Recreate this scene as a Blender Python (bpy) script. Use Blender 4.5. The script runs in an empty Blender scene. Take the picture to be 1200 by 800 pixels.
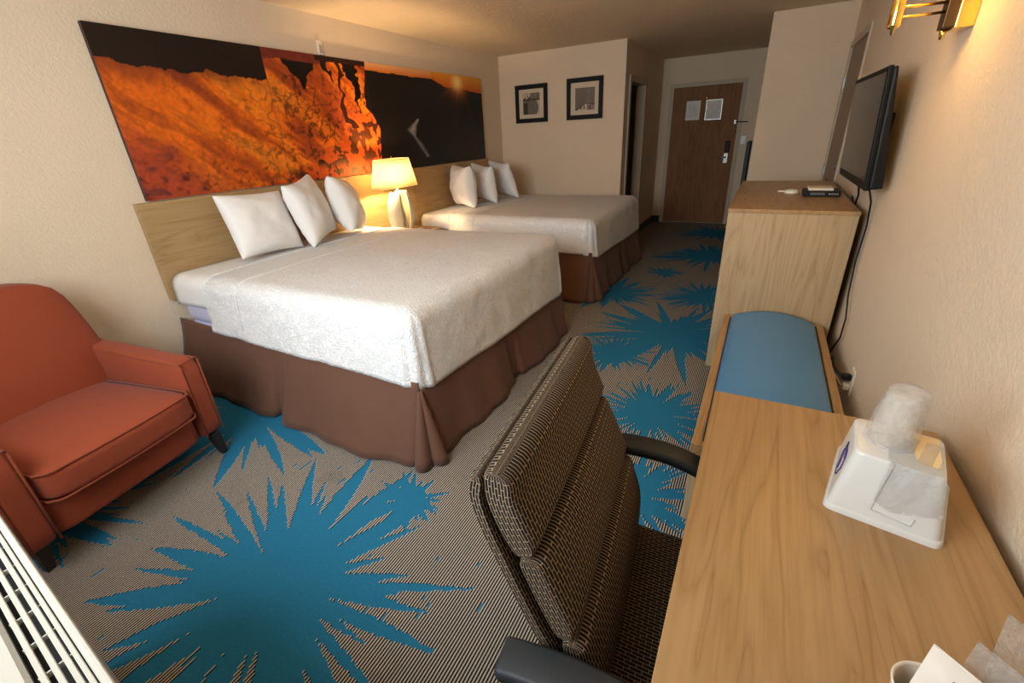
import bpy, bmesh, math, random
import numpy as np
from mathutils import Vector, Matrix
random.seed(7); rng = np.random.default_rng(7)
S = bpy.context.scene
C = S.collection
R = math.radians

# ---------------------------------------------------------------- camera
cam_d = bpy.data.cameras.new('camera'); cam = bpy.data.objects.new('camera', cam_d); C.objects.link(cam)
cam_d.sensor_width = 36; cam_d.lens = 522.42 / 1200 * 36; cam_d.clip_start = .02
r_ = Vector((0.88352075, 0.46594398, -0.04782565)); u_ = Vector((-0.15743265, 0.39157642, 0.90657756)); f_ = Vector((-0.44114175, 0.79345076, -0.41932068))
m = Matrix((r_, u_, -f_)).transposed().to_4x4(); m.translation = (3.33146801, 0, 1.48875)
cam.matrix_world = m
S.camera = cam

# ---------------------------------------------------------------- light and exposure
S.view_settings.view_transform = 'Standard'; S.view_settings.look = 'None'
S.view_settings.exposure = 0.17; S.view_settings.gamma = 1; S.view_settings.use_curve_mapping = False
w = bpy.data.worlds.new('sky'); S.world = w; w.use_nodes = True
w.node_tree.nodes['Background'].inputs[0].default_value = (.75, .87, 1, 1); w.node_tree.nodes['Background'].inputs[1].default_value = 1.2
def area(name, loc, rot, sx, sy, e, col, spread=180):
    l = bpy.data.lights.new(name, 'AREA'); l.shape = 'RECTANGLE'; l.size = sx; l.size_y = sy; l.energy = e; l.color = col; l.spread = R(spread)
    o = bpy.data.objects.new(name, l); C.objects.link(o); o.location = loc; o.rotation_euler = rot
    return o
def lamp(name, loc, e, col, rad=.03):
    l = bpy.data.lights.new(name, 'POINT'); l.energy = e; l.color = col; l.shadow_soft_size = rad
    o = bpy.data.objects.new(name, l); C.objects.link(o); o.location = loc
    return o
WIN = (1.15, 2.85, 1.12, 2.26)     # window opening x0 x1 z0 z1 in the front wall
area('window_daylight', ((WIN[0]+WIN[1])/2, -.47, (WIN[2]+WIN[3])/2), (R(90), 0, 0), 1.65, 1.10, 88, (.88, .955, 1.0), 170)
lamp('table_lamp_bulb', (.28, 3.30, 1.22), 44, (1, .68, .34), .03)
lamp('sconce_bulb', (3.63, 2.15, 2.08), 10, (1, .62, .26), .09)
lamp('sconce_bulb_low', (3.63, 2.15, 1.93), 3.6, (1, .60, .13), .06)

# ---------------------------------------------------------------- materials
def P(name, col, rough=.6, metal=0, spec=.5, **k):
    m = bpy.data.materials.new(name); m.use_nodes = True
    b = m.node_tree.nodes['Principled BSDF']
    b.inputs['Base Color'].default_value = (*col, 1); b.inputs['Roughness'].default_value = rough
    b.inputs['Metallic'].default_value = metal; b.inputs['Specular IOR Level'].default_value = spec
    for q, v in k.items():
        b.inputs[q.replace('_', ' ')].default_value = v
    return m
class N:
    def __init__(s, m): s.t = m.node_tree; s.b = s.t.nodes['Principled BSDF']
    def n(s, typ, ins={}, **props):
        o = s.t.nodes.new(typ)
        for k, v in props.items(): setattr(o, k, v)
        for k, v in ins.items():
            if hasattr(v, 'is_output'): s.t.links.new(v, o.inputs[k])
            else: o.inputs[k].default_value = v
        return o
    def math(s, op, a, b=0.0, c=0.0, clamp=False):
        return s.n('ShaderNodeMath', {0: a, 1: b, 2: c}, operation=op, use_clamp=clamp).outputs[0]
    def vmath(s, op, a, b=(0, 0, 0), out=0):
        return s.n('ShaderNodeVectorMath', {0: a, 1: b}, operation=op).outputs[out]
    def noise(s, vec, scale, detail=3, rough=.5, dist=0, out=0):
        return s.n('ShaderNodeTexNoise', {'Vector': vec, 'Scale': scale, 'Detail': detail, 'Roughness': rough, 'Distortion': dist}).outputs[out]
    def coord(s, w='Object'): return s.n('ShaderNodeTexCoord').outputs[w]
    def mapping(s, vec, sc=(1, 1, 1), loc=(0, 0, 0), rot=(0, 0, 0)):
        return s.n('ShaderNodeMapping', {'Vector': vec, 'Scale': sc, 'Location': loc, 'Rotation': rot}).outputs[0]
    def ramp(s, f, stops):
        o = s.n('ShaderNodeValToRGB', {0: f}); e = o.color_ramp.elements
        while len(e) < len(stops): e.new(.5)
        for i, (p, c) in enumerate(stops):
            e[i].position = p; e[i].color = (*c, 1) if len(c) == 3 else c
        return o.outputs[0]
    def mix(s, f, a, b, bt='MIX'):
        o = s.n('ShaderNodeMix', {}, data_type='RGBA', blend_type=bt)
        for k, v in ((0, f), (6, a), (7, b)):
            if hasattr(v, 'is_output'): s.t.links.new(v, o.inputs[k])
            else: o.inputs[k].default_value = v if k == 0 else ((*v, 1) if len(v) == 3 else v)
        return o.outputs[2]
    def col(s, c): s.t.links.new(c, s.b.inputs['Base Color'])
    def bump(s, h, st=.3, d=.01):
        s.t.links.new(s.n('ShaderNodeBump', {'Height': h, 'Strength': st, 'Distance': d}).outputs[0], s.b.inputs['Normal'])

def wood(name, axis, dark, mid, light, rough=.45, scale=1.0, contrast=1.0, spec=.4):
    m = P(name, mid, rough, 0, spec); a = N(m)
    sc = [9 * scale] * 3; sc['xyz'.index(axis)] = .75 * scale
    v = a.mapping(a.coord(), tuple(sc))
    rings = a.n('ShaderNodeTexNoise', {'Vector': v, 'Scale': 1.0, 'Detail': 3, 'Roughness': .5, 'Distortion': .5}).outputs[0]
    band = a.math('ABSOLUTE', a.math('SINE', a.math('MULTIPLY', rings, 26)))
    sc2 = [130 * scale] * 3; sc2['xyz'.index(axis)] = 3.5 * scale
    fine = a.noise(a.mapping(a.coord(), tuple(sc2)), 1, 3, .6)
    broad = a.noise(v, .6, 2, .5)
    f = a.math('ADD', a.math('MULTIPLY', a.math('POWER', band, .6), .30), a.math('ADD', a.math('MULTIPLY', fine, .55), a.math('MULTIPLY', broad, .45)))
    a.col(a.ramp(f, [(.30, dark), (.52, mid), (.85, light)]))
    a.bump(fine, .08, .002)
    return m
DK = wood('oak_laminate_warm', 'y', (.175, .088, .029), (.30, .168, .066), (.385, .235, .104), .38)
OAKV = wood('oak_laminate_vertical', 'z', (.245, .15, .07), (.36, .24, .122), (.44, .315, .178), .5)
HEAD = wood('headboard_laminate', 'y', (.21, .12, .045), (.35, .215, .09), (.43, .28, .13), .4)
DOORW = wood('door_veneer', 'z', (.10, .042, .017), (.19, .086, .036), (.26, .13, .06), .6, spec=.12)
NIGHT = wood('nightstand_laminate', 'y', (.20, .125, .058), (.33, .215, .11), (.41, .28, .15), .4)
DOOR2 = P('side_door_brown', (.20, .125, .075), .45)

def wallmat(name, col, sc=60, st=.25):
    m = P(name, col, .85, 0, .25); a = N(m); v = a.coord()
    n1 = a.noise(v, sc, 3, .55, .6); n2 = a.noise(v, 2.2, 2)
    a.col(a.mix(n2, tuple(c * .95 for c in col), tuple(min(1, c * 1.04) for c in col)))
    a.bump(a.ramp(n1, [(.38, (0, 0, 0)), (.62, (1, 1, 1))]), st, .006)
    return m
WALL = wallmat('wall_paint', (.71, .575, .425))
CEIL = wallmat('ceiling_paint', (.72, .58, .41), 26, .35)
TRIM = P('cream_trim', (.52, .44, .32), .6, 0, .2)
BASE = P('dark_vinyl_base', (.025, .03, .04), .5)
BLACK = P('black_plastic', (.009, .009, .0095), .5, 0, .2)
GLOSSB = P('tv_bezel_gloss', (.006, .006, .006), .45, 0, .15)
SCREEN = P('tv_screen', (.028, .024, .020), .2, 0, .35)
CHROME = P('chrome', (.38, .36, .34), .42, 1)
BRASS = P('polished_brass', (.90, .62, .16), .16, 1)
WHITEP = P('white_plastic', (.64, .64, .62), .32)
CREAMP = P('cream_plastic', (.78, .70, .55), .4)
PAPER = P('paper', (.62, .59, .52), .6)

def cloth(name, col, sc, st, rough=.85, dist=.004, second=None):
    m = P(name, col, rough, 0, .2); a = N(m); v = a.coord()
    n1 = a.noise(v, sc, 4, .6, .8); h = n1
    if second: h = a.math('ADD', a.math('MULTIPLY', n1, .6), a.noise(v, second, 3, .5, 1.5))
    a.col(a.mix(n1, tuple(c * .93 for c in col), tuple(min(1, c * 1.05) for c in col)))
    a.bump(h, st, dist)
    m.node_tree.nodes['Principled BSDF'].inputs['Sheen Weight'].default_value = .08
    return m
SHEET = cloth('white_sheet', (.79, .775, .755), 9, .25, .9, .01)
MATT = cloth('mattress_blue_white', (.60, .60, .80), 40, .2)
SKIRT = cloth('brown_bed_skirt', (.13, .060, .037), 14, .25, .75, .006)
PILLOW = cloth('pillow_cotton', (.82, .80, .77), 7, .35, .9, .012)
CORAL = cloth('coral_upholstery', (.26, .050, .019), 260, .12, .72, .001)
CORAL_P = cloth('coral_piping', (.22, .042, .015), 260, .1, .7, .001)
# woven matelasse coverlet: wriggling raised threads
COVER = P('white_matelasse_coverlet', (.78, .775, .76), .85, 0, .2)
a = N(COVER); v = a.coord()
wv = a.mapping(v, (34, 60, 34)); n1 = a.noise(wv, 1.0, 2, .55, 1.2)
rid = a.math('ABSOLUTE', a.math('SUBTRACT', n1, .5))
h = a.ramp(rid, [(0, (1, 1, 1)), (.10, (0, 0, 0))])
a.col(a.mix(h, (.79, .78, .765), (.70, .69, .675)))
a.bump(a.math('MULTIPLY', h, -.8), .7, .005)

# office chair weave: dark dashes outlined in beige, from UV (metres)
WEAVE = P('woven_dash_upholstery', (.1, .08, .05), .85, 0, .15)
a = N(WEAVE); uv = a.coord('UV')
br = a.n('ShaderNodeTexBrick', {'Vector': uv, 'Color1': (.010, .009, .009, 1), 'Color2': (.016, .013, .012, 1), 'Mortar': (.29, .21, .13, 1),
         'Scale': 1.0, 'Mortar Size': .0010, 'Mortar Smooth': .2, 'Bias': 0, 'Brick Width': .027, 'Row Height': .0080})
br.offset = .5
a.col(br.outputs[0]); a.bump(br.outputs[1], .3, .001)

# ---------------------------------------------------------------- mesh helpers
ROOT = {}
def setp(o, label=None, cat=None, group=None, kind=None):
    if label: o['label'] = label
    if cat: o['category'] = cat
    if group: o['group'] = group
    if kind: o['kind'] = kind
    return o
def thing(name, loc, label, cat, group=None, rz=0):
    o = bpy.data.objects.new(name, None); C.objects.link(o); o.location = loc; o.rotation_euler = (0, 0, rz)
    o.empty_display_size = .05
    ROOT[o.name] = Vector(loc) if rz == 0 else Vector((0, 0, 0))
    return setp(o, label, cat, group)
def mk(name, verts, faces, mat, parent=None, smooth=False, uvs=None, local=False):
    off = Vector((0, 0, 0))
    if parent is not None:
        off = ROOT.get(parent.name, Vector((0, 0, 0)))
    if local: off = Vector((0, 0, 0))
    me = bpy.data.meshes.new(name)
    if len(off) and off.length: verts = [(q[0]-off[0], q[1]-off[1], q[2]-off[2]) for q in verts]
    me.from_pydata([tuple(map(float, q)) for q in verts], [], faces)
    me.materials.append(mat)
    if smooth:
        me.polygons.foreach_set('use_smooth', [True]*len(me.polygons))
    if uvs is not None:
        l = me.uv_layers.new(name='uv'); idx = np.empty(len(me.loops), int); me.loops.foreach_get('vertex_index', idx)
        l.data.foreach_set('uv', np.asarray(uvs, float)[idx].ravel())
    me.update()
    o = bpy.data.objects.new(name, me); C.objects.link(o)
    if parent is not None:
        o.parent = parent; ROOT[o.name] = ROOT.get(parent.name, Vector((0, 0, 0)))
    return o
def bmo(name, bm, mat, parent=None, smooth=False, local=False):
    bm.normal_update()
    vs = [v.co.copy() for v in bm.verts]; bm.verts.index_update()
    fs = [[v.index for v in f.verts] for f in bm.faces]
    bm.free()
    return mk(name, vs, fs, mat, parent, smooth, local=local)
def cube_bm(bm, x0, x1, y0, y1, z0, z1, bev=0, seg=2):
    g = bmesh.ops.create_cube(bm, size=1)
    for v in g['verts']:
        v.co = Vector(((x0+x1)/2 + v.co.x*(x1-x0), (y0+y1)/2 + v.co.y*(y1-y0), (z0+z1)/2 + v.co.z*(z1-z0)))
    if bev:
        es = list({e for v in g['verts'] for e in v.link_edges})
        bmesh.ops.bevel(bm, geom=es, offset=bev, segments=seg, affect='EDGES', profile=.5)
def box(name, x0, x1, y0, y1, z0, z1, mat, parent=None, bev=.003, seg=2, smooth=False, local=False):
    bm = bmesh.new(); cube_bm(bm, x0, x1, y0, y1, z0, z1, bev, seg)
    return bmo(name, bm, mat, parent, smooth, local)
def boxes(name, lst, mat, parent=None, bev=0, local=False):
    bm = bmesh.new()
    for b in lst: cube_bm(bm, *b, bev, 1)
    return bmo(name, bm, mat, parent, local=local)
def tube(name, pts, r, mat, parent=None, n=8, caps=True, local=False, ry=None):
    pts = [Vector(p) for p in pts]; V = []; F = []
    rs = r if isinstance(r, (list, tuple)) else [r]*len(pts)
    prev = None
    for i, p in enumerate(pts):
        t = (pts[min(i+1, len(pts)-1)] - pts[max(i-1, 0)]).normalized()
        if prev is None: s = t.cross(Vector((0, 0, 1)) if abs(t.z) < .9 else Vector((1, 0, 0))).normalized()
        else: s = (prev - t*prev.dot(t)).normalized()
        prev = s; b = t.cross(s)
        for k in range(n):
            an = 2*math.pi*k/n; V.append(p + (s*math.cos(an) + b*math.sin(an)*(ry or 1))*rs[i])
    for i in range(len(pts)-1):
        for k in range(n):
            a, b2 = i*n+k, i*n+(k+1) % n; F.append((a, b2, b2+n, a+n))
    if caps: F.append(tuple(range(n-1, -1, -1))); F.append(tuple((len(pts)-1)*n+k for k in range(n)))
    return mk(name, V, F, mat, parent, True, local=local)
def lathe(name, prof, c, mat, parent=None, n=24, sq=None, sx=1, sy=1, smooth=True, local=False):
    V = []; F = []
    for (rad, z) in prof:
        for k in range(n):
            an = 2*math.pi*k/n; cx, cy = math.cos(an), math.sin(an)
            if sq: cx, cy = math.copysign(abs(cx)**sq, cx), math.copysign(abs(cy)**sq, cy)
            V.append((c[0]+cx*rad*sx, c[1]+cy*rad*sy, c[2]+z))
    for i in range(len(prof)-1):
        for k in range(n):
            a, b = i*n+k, i*n+(k+1) % n; F.append((a, b, b+n, a+n))
    if prof[0][0] > 0: F.append(tuple(range(n-1, -1, -1)))
    if prof[-1][0] > 0: F.append(tuple((len(prof)-1)*n+k for k in range(n)))
    return mk(name, V, F, mat, parent, smooth, local=local)
def grid(name, nu, nv, fn, mat, parent=None, uv=None, local=False, closeu=False, smooth=True):
    V = []; U = []; F = []
    for i in range(nu):
        for j in range(nv):
            V.append(fn(i/(nu-1), j/(nv-1)))
            if uv: U.append(uv(i/(nu-1), j/(nv-1)))
    for i in range(nu-1):
        for j in range(nv-1):
            a = i*nv+j; F.append((a, a+nv, a+nv+1, a+1))
    return mk(name, V, F, mat, parent, smooth, U if uv else None, local=local)
# value noise in numpy
_tab = rng.random((64, 64))
def vn(x, y, seed=0):
    x = np.asarray(x, float)+seed*7.31; y = np.asarray(y, float)+seed*3.77
    xi = np.floor(x).astype(int); yi = np.floor(y).astype(int); fx = x-xi; fy = y-yi
    fx = fx*fx*(3-2*fx); fy = fy*fy*(3-2*fy); g = lambda a, b: _tab[a % 64, b % 64]
    return (g(xi, yi)*(1-fx)+g(xi+1, yi)*fx)*(1-fy)+(g(xi, yi+1)*(1-fx)+g(xi+1, yi+1)*fx)*fy
def fbm(x, y, o=4, seed=0):
    s = 0; a = .5
    for i in range(o): s = s+a*vn(np.asarray(x)*2**i, np.asarray(y)*2**i, seed+i); a *= .5
    return s/(1-.5**o)
def printed(name, nx, ny, pos, colfn, mat, parent):
    """flat print: a fine grid coloured per vertex; pos(s,t) -> xyz, colfn(s,t arrays in 0..1) -> linear rgb"""
    s, t = np.meshgrid(np.linspace(0, 1, nx), np.linspace(0, 1, ny), indexing='ij')
    V = [pos(a, b) for a, b in zip(s.ravel(), t.ravel())]
    F = []
    for i in range(nx-1):
        for j in range(ny-1):
            a = i*ny+j; F.append((a, a+ny, a+ny+1, a+1))
    o = mk(name, V, F, mat, parent)
    ca = o.data.color_attributes.new('print', 'FLOAT_COLOR', 'POINT')
    c = np.ones((nx*ny, 4)); c[:, :3] = colfn(s.ravel(), t.ravel()); ca.data.foreach_set('color', c.ravel())
    return o
PRINT = P('printed_ink', (.5, .5, .5), .5, 0, .3); a = N(PRINT)
a.col(a.n('ShaderNodeVertexColor', layer_name='print').outputs[0])

# ---------------------------------------------------------------- setting
H = 2.43; D1 = 6.015; D2 = 8.21; PX = 1.705; W = 3.855; BX = 3.172; BY = 5.74; YF = -.32
def st(o): o['kind'] = 'structure'; return o
# carpet
CARPET = P('starburst_carpet', (.2, .2, .2), .95, 0, .1)
a = N(CARPET); co = a.coord(); sep = a.n('ShaderNodeSeparateXYZ', {0: co})
X, Y = sep.outputs[0], sep.outputs[1]
PER = .0105
col_i = a.math('FLOOR', a.math('DIVIDE', X, PER))
jit = a.n('ShaderNodeTexWhiteNoise', {'W': col_i}, noise_dimensions='1D').outputs[0]
frac = a.math('FRACT', a.math('DIVIDE', X, PER))
yj = a.math('ADD', Y, a.math('MULTIPLY', jit, .024))
rowq = a.math('MULTIPLY', a.math('FLOOR', a.math('DIVIDE', yj, .009)), .009)
Xq = a.math('MULTIPLY', a.math('ADD', col_i, .5), PER)
q = a.n('ShaderNodeCombineXYZ', {0: Xq, 1: a.math('SUBTRACT', rowq, a.math('MULTIPLY', jit, .024)), 2: 0.0}).outputs[0]
mask = None
stars = [(1.96, .56, .72, 1), (.77, 1.28, .72, 2), (2.13, 1.12, .21, 3), (2.97, 2.24, .42, 4), (2.90, 3.42, .78, 5), (3.02, 1.56, .36, 6),
         (3.02, 4.4, .5, 7), (2.9, 6.0, .75, 8), (2.15, 4.25, .55, 9), (2.8, 7.4, .6, 10), (.55, .3, .6, 11), (2.5, -.1, .4, 12), (2.5, 5.1, .25, 14), (2.55, 2.95, .35, 15)]
for (sx, sy, sr, sd) in stars:
    d = a.vmath('SUBTRACT', q, (sx, sy, 0)); ln = a.vmath('LENGTH', d, out=1); 
    sp = a.n('ShaderNodeSeparateXYZ', {0: d}); th = a.math('DIVIDE', a.math('ARCTAN2', sp.outputs[1], sp.outputs[0]), 2*math.pi)
    L = None
    for cnt, lo, off in ((17 if sr > .3 else 11, .24, .13), (29 if sr > .3 else 17, .24, .71), (41 if sr > .3 else 19, .24, .37)):
        tt = a.math('ADD', a.math('MULTIPLY', th, cnt), off + sd*1.37 + cnt*3)
        cell = a.math('FLOOR', tt); fr = a.math('FRACT', tt)
        rn = a.n('ShaderNodeTexWhiteNoise', {'W': a.math('ADD', cell, sd*31.7)}, noise_dimensions='1D')
        tri = a.math('SUBTRACT', 1.0, a.math('ABSOLUTE', a.math('MULTIPLY', a.math('SUBTRACT', fr, .5), 2.0)))
        ext = a.math('MULTIPLY', a.math('ADD', a.math('MULTIPLY', rn.outputs[0], .72), .10), sr)
        Lc = a.math('ADD', a.math('MULTIPLY', tri, ext), sr*lo)
        L = Lc if L is None else a.math('MAXIMUM', L, Lc)
    mk_ = a.math('LESS_THAN', ln, L)
    mask = mk_ if mask is None else a.math('MAXIMUM', mask, mk_)
# stray flecks
fl = a.noise(a.mapping(q, (40, 9, 1)), 1, 2, .6)
patch = a.noise(q, 1.3, 2)
fleck = a.math('GREATER_THAN', a.math('ADD', fl, a.math('MULTIPLY', patch, .45)), .93)
speck = a.noise(a.mapping(co, (220, 110, 1)), 1, 2)
stripe = a.math('LESS_THAN', frac, .47)
lightc = a.mix(speck, (.32, .28, .225), (.57, .51, .43)); darkc = (.007, .007, .009)
base = a.mix(stripe, darkc, lightc)
wornn = a.noise(a.mapping(q, (5, 3, 1)), 1, 4, .65)
worn = a.math('GREATER_THAN', wornn, .66)
base = a.mix(a.math('MULTIPLY', worn, .12), base, (.03, .03, .035))
blue = a.mix(speck, (.010, .095, .185), (.026, .205, .36))
bstr = a.mix(a.math('MULTIPLY', stripe, .5), blue, (.022, .17, .29))
m1 = a.mix(a.math('MAXIMUM', mask, a.math('MULTIPLY', fleck, .8)), base, bstr)
a.col(m1); a.bump(a.math('ADD', a.math('MULTIPLY', stripe, .5), speck), .5, .003)
st(box('floor', -.1, 3.95, -.5, 8.35, -.1, 0, CARPET, bev=0))
st(box('ceiling', -.1, 3.95, -.5, 8.35, H, H+.1, CEIL, bev=0))
st(box('wall_left', -.1, 0, -.5, 8.35, 0, H, WALL, bev=0))
WHITECASE = TRIM
# front wall with the window opening
x0, x1, z0, z1 = WIN
st(boxes('wall_front', [(0, x0, YF-.12, YF, 0, H), (x1, 3.855, YF-.12, YF, 0, H), (x0, x1, YF-.12, YF, 0, z0), (x0, x1, YF-.12, YF, z1, H)], WALL))
win = thing('window_1', ((x0+x1)/2, YF-.06, z0), None, None); st(win)
boxes('window_frame', [(x0, x1, YF-.1, YF-.04, z0, z0+.05), (x0, x1, YF-.1, YF-.04, z1-.05, z1), (x0, x0+.05, YF-.1, YF-.04, z0+.05, z1-.05),
                       (x1-.05, x1, YF-.1, YF-.04, z0+.05, z1-.05), ((x0+x1)/2-.02, (x0+x1)/2+.02, YF-.1, YF-.04, z0+.05, z1-.05)], P('window_aluminium', (.55, .55, .53), .4, .6), win)
GL = bpy.data.materials.new('window_glass'); GL.use_nodes = True; t = GL.node_tree; t.nodes.clear()
o_ = t.nodes.new('ShaderNodeOutputMaterial'); mx = t.nodes.new('ShaderNodeMixShader'); tr = t.nodes.new('ShaderNodeBsdfTransparent'); gg = t.nodes.new('ShaderNodeBsdfGlossy'); gg.inputs['Roughness'].default_value = .02
mx.inputs[0].default_value = .06; t.links.new(tr.outputs[0], mx.inputs[1]); t.links.new(gg.outputs[0], mx.inputs[2]); t.links.new(mx.outputs[0], o_.inputs[0])
for (a0, a1) in ((x0+.05, (x0+x1)/2-.02), ((x0+x1)/2+.02, x1-.05)):
    box('pane', a0, a1, YF-.074, YF-.066, z0+.05, z1-.05, GL, win, bev=0)
# back wall, hall, closet block
st(box('wall_back', 0, PX-.1, D1, D1+.1, 0, H, WALL, bev=0))
DY0, DY1, DZ = 6.26, 7.06, 2.03
st(boxes('wall_hall_left', [(PX-.1, PX, D1, DY0, 0, H), (PX-.1, PX, DY1, D2, 0, H), (PX-.1, PX, DY0, DY1, DZ, H)], WALL))
dl, dr = 1.886, 2.857
st(boxes('wall_hall_back', [(0, dl-.0, D2, D2+.1, 0, H), (dr, 3.855, D2, D2+.1, 0, H), (dl, dr, D2, D2+.1, 2.03, H)], WALL))
st(box('wall_closet', BX, W, BY, D2, 0, H, WALL, bev=0))
SY0, SY1, SZ = 4.70, 5.66, 2.06
st(boxes('wall_right', [(W, W+.1, -.5, SY0, 0, H), (W, W+.1, SY1, BY, 0, H), (W, W+.1, SY0, SY1, SZ, H)], WALL))
# baseboards
st(box('baseboard_left', 0, .01, YF, D1, 0, .10, BASE, bev=.002)); st(box('baseboard_back', 0, PX+.01, D1-.01, D1, 0, .10, BASE, bev=.002))
st(boxes('baseboard_hall', [(PX, PX+.01, D1-.01, DY0-.06, 0, .10), (PX, PX+.01, DY1+.06, D2, 0, .10), (PX+.01, dl-.06, D2-.01, D2, 0, .10), (dr+.06, BX, D2-.01, D2, 0, .1)], BASE))
st(boxes('baseboard_closet', [(BX-.01, BX, BY-.01, D2-.01, 0, .10), (BX, W, BY-.01, BY, 0, .10)], BASE))
st(boxes('baseboard_right', [(W-.01, W, YF, SY0-.06, 0, .10)], BASE))
# door_1: entry door
d1 = thing('door_1', ((dl+dr)/2, D2, 0), None, None); st(d1)
boxes('door_frame', [(dl-.055, dl+.003, D2-.016, D2+.04, 0, 2.085), (dr-.003, dr+.055, D2-.016, D2+.04, 0, 2.085), (dl+.003, dr-.003, D2-.016, D2+.04, 2.027, 2.085)], TRIM, d1)
box('door_leaf', dl+.004, dr-.004, D2+.005, D2+.05, .008, 2.026, DOORW, d1, .002)
lk = box('lock_plate', 2.72, 2.785, D2-.012, D2+.005, .93, 1.08, CHROME, d1, .006)
tube('lever_handle', [(2.75, D2-.02, 1.02), (2.75, D2-.05, 1.02), (2.73, D2-.055, 1.02), (2.64, D2-.055, 1.018)], .011, CHROME, lk)
box('card_reader', 2.725, 2.79, D2-.03, D2+.005, 1.09, 1.25, BLACK, d1, .008)
tube('viewer', [(2.37, D2+.006, 1.86), (2.37, D2-.004, 1.86)], .018, BRASS, d1, 12)
lt = box('swing_latch', 2.80, 2.835, D2-.022, D2+.005, 1.48, 1.54, CHROME, d1, .004)
tube('latch_arm', [(2.83, D2-.03, 1.51), (2.87, D2-.05, 1.51), (2.99, D2-.03, 1.505)], .007, BLACK, lt)
# notices on the door
def notice(x0, x1, z0, z1, label, seed, glossy):
    o = thing('door_notice', ((x0+x1)/2, D2, z0), label, 'notice', 'notices on the entry door')
    box('sleeve', x0-.008, x1+.008, D2-.001, D2+.005, z0-.008, z1+.008, P('clear_sleeve_%d' % seed, (.55, .53, .48), .12 if glossy else .3), o, .001)
    def cf(s, t):
        b = np.full(s.shape, .72); n = np.random.default_rng(seed)
        line = (np.mod(t*15, 1) < .45) & (t > .08) & (t < .92) & (s > .1) & (s < .9)
        word = vn(s*22, np.floor(t*15)*3.3, seed) > .38
        b = np.where(line & word, .50, b)
        return np.stack([b*1.0, b*.94, b*.84], 1)
    printed('sheet', 40, 60, lambda a_, b_: (x0+(x1-x0)*a_, D2-.0025, z0+(z1-z0)*b_), cf, PRINT, o)
notice(2.10, 2.29, 1.575, 1.825, 'left of two printed sheets in plastic sleeves on brown entry door', 3, False)
notice(2.385, 2.60, 1.565, 1.825, 'right of two printed sheets on entry door, shiny sleeve nearer the lock', 5, True)
# door_2: bathroom door in the hall wall
d2 = thing('door_2', (PX, (DY0+DY1)/2, 0), None, None); st(d2)
boxes('door_frame', [(PX-.11, PX+.014, DY0-.055, DY0+.012, 0, 2.085), (PX-.11, PX+.014, DY1-.014, DY1+.055, 0, 2.085), (PX-.11, PX+.014, DY0+.012, DY1-.014, DZ-.012, 2.085)], TRIM, d2)
bm = bmesh.new(); cube_bm(bm, PX-.86, PX-.12, DY0-.045, DY0-.005, .01, 2.02, .002, 1)
lf = bmo('door_leaf', bm, TRIM, d2)
kx, ky = PX-.80, DY0+.03
lathe('door_knob', [(0, -.03), (.02, -.028), (.028, -.01), (.028, .01), (.02, .028), (0, .03)], (kx, ky, .96), BRASS, lf, 12)
# door_3: connecting door in the right wall
d3 = thing('door_3', (W, (SY0+SY1)/2, 0), None, None); st(d3)
boxes('door_frame', [(W-.012, W+.05, SY0-.05, SY0+.003, 0, SZ+.05), (W-.012, W+.05, SY1-.003, SY1+.05, 0, SZ+.05), (W-.012, W+.05, SY0+.003, SY1-.003, SZ-.003, SZ+.05)], TRIM, d3)
box('door_leaf', W+.004, W+.045, SY0+.004, SY1-.004, .01, SZ-.004, DOOR2, d3, .002)
for hz in (1.78, 1.02, .3):
    box('hinge', W-.016, W+.004, SY1-.02, SY1+.035, hz-.05, hz+.05, CHROME, d3, .003)
kb = lathe('door_knob', [(.03, 0), (.03, .006), (.012, .012), (.012, .035), (.028, .045), (.028, .06), (.01, .07), (0, .07)], (0, 0, 0), CHROME, d3, 14, local=True)
kb.rotation_euler = (0, R(-90), 0); kb.location = (0, 4.80-(SY0+SY1)/2, 1.00)
db = lathe('deadbolt', [(.028, 0), (.028, .012), (.015, .018), (0, .018)], (0, 0, 0), CHROME, d3, 14, local=True)
db.rotation_euler = (0, R(-90), 0); db.location = (0, 4.80-(SY0+SY1)/2, 1.12)
# bathroom knob-side stop on the hall wall
o = thing('door_bumper', (PX, 7.40, 1.067), 'small round chrome knob on hall wall right of the bathroom door', 'bumper')
k_ = lathe('knob', [(.022, 0), (.022, .008), (.01, .012), (.01, .03), (.02, .035), (.02, .05), (0, .052)], (0, 0, 0), CHROME, o, 14, local=True); k_.rotation_euler = (0, R(90), 0)
# light switch
s = thing('light_switch', (2.965, D2, 1.20), 'white light switch plate on wall right of entry door', 'switch')
box('plate', 2.93, 3.0, D2-.006, D2, 1.20, 1.315, WHITEP, s, .003); box('toggle', 2.957, 2.973, D2-.016, D2-.005, 1.245, 1.27, WHITEP, s, .002)
# unidentified narrow dark shape, drawn as an upright box, beside closet corner
o = thing('narrow_dark_shape', (3.11, 6.75, 0), 'narrow dark upright shape at wall corner right of entry door', 'board')
box('board', 3.085, 3.13, 6.5, 7.0, .02, 1.28, P('dark_blue_shape', (.02, .03, .045), .6), o, .01)
box('foot_bar', 3.07, 3.145, 6.55, 6.95, 0, .03, BLACK, o, .004)

# ---------------------------------------------------------------- headboard
hb = thing('headboard', (0, 3.47, .61), 'long oak laminate headboard panel on left wall behind both beds', 'headboard')
ys = [1.385, 3.04, 3.96, 5.55]
for i in range(3):
    box('panel', 0.001, .04, ys[i]+.001, ys[i+1]-.001, .613, 1.2216, HEAD, hb, .0015, 1)

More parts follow.
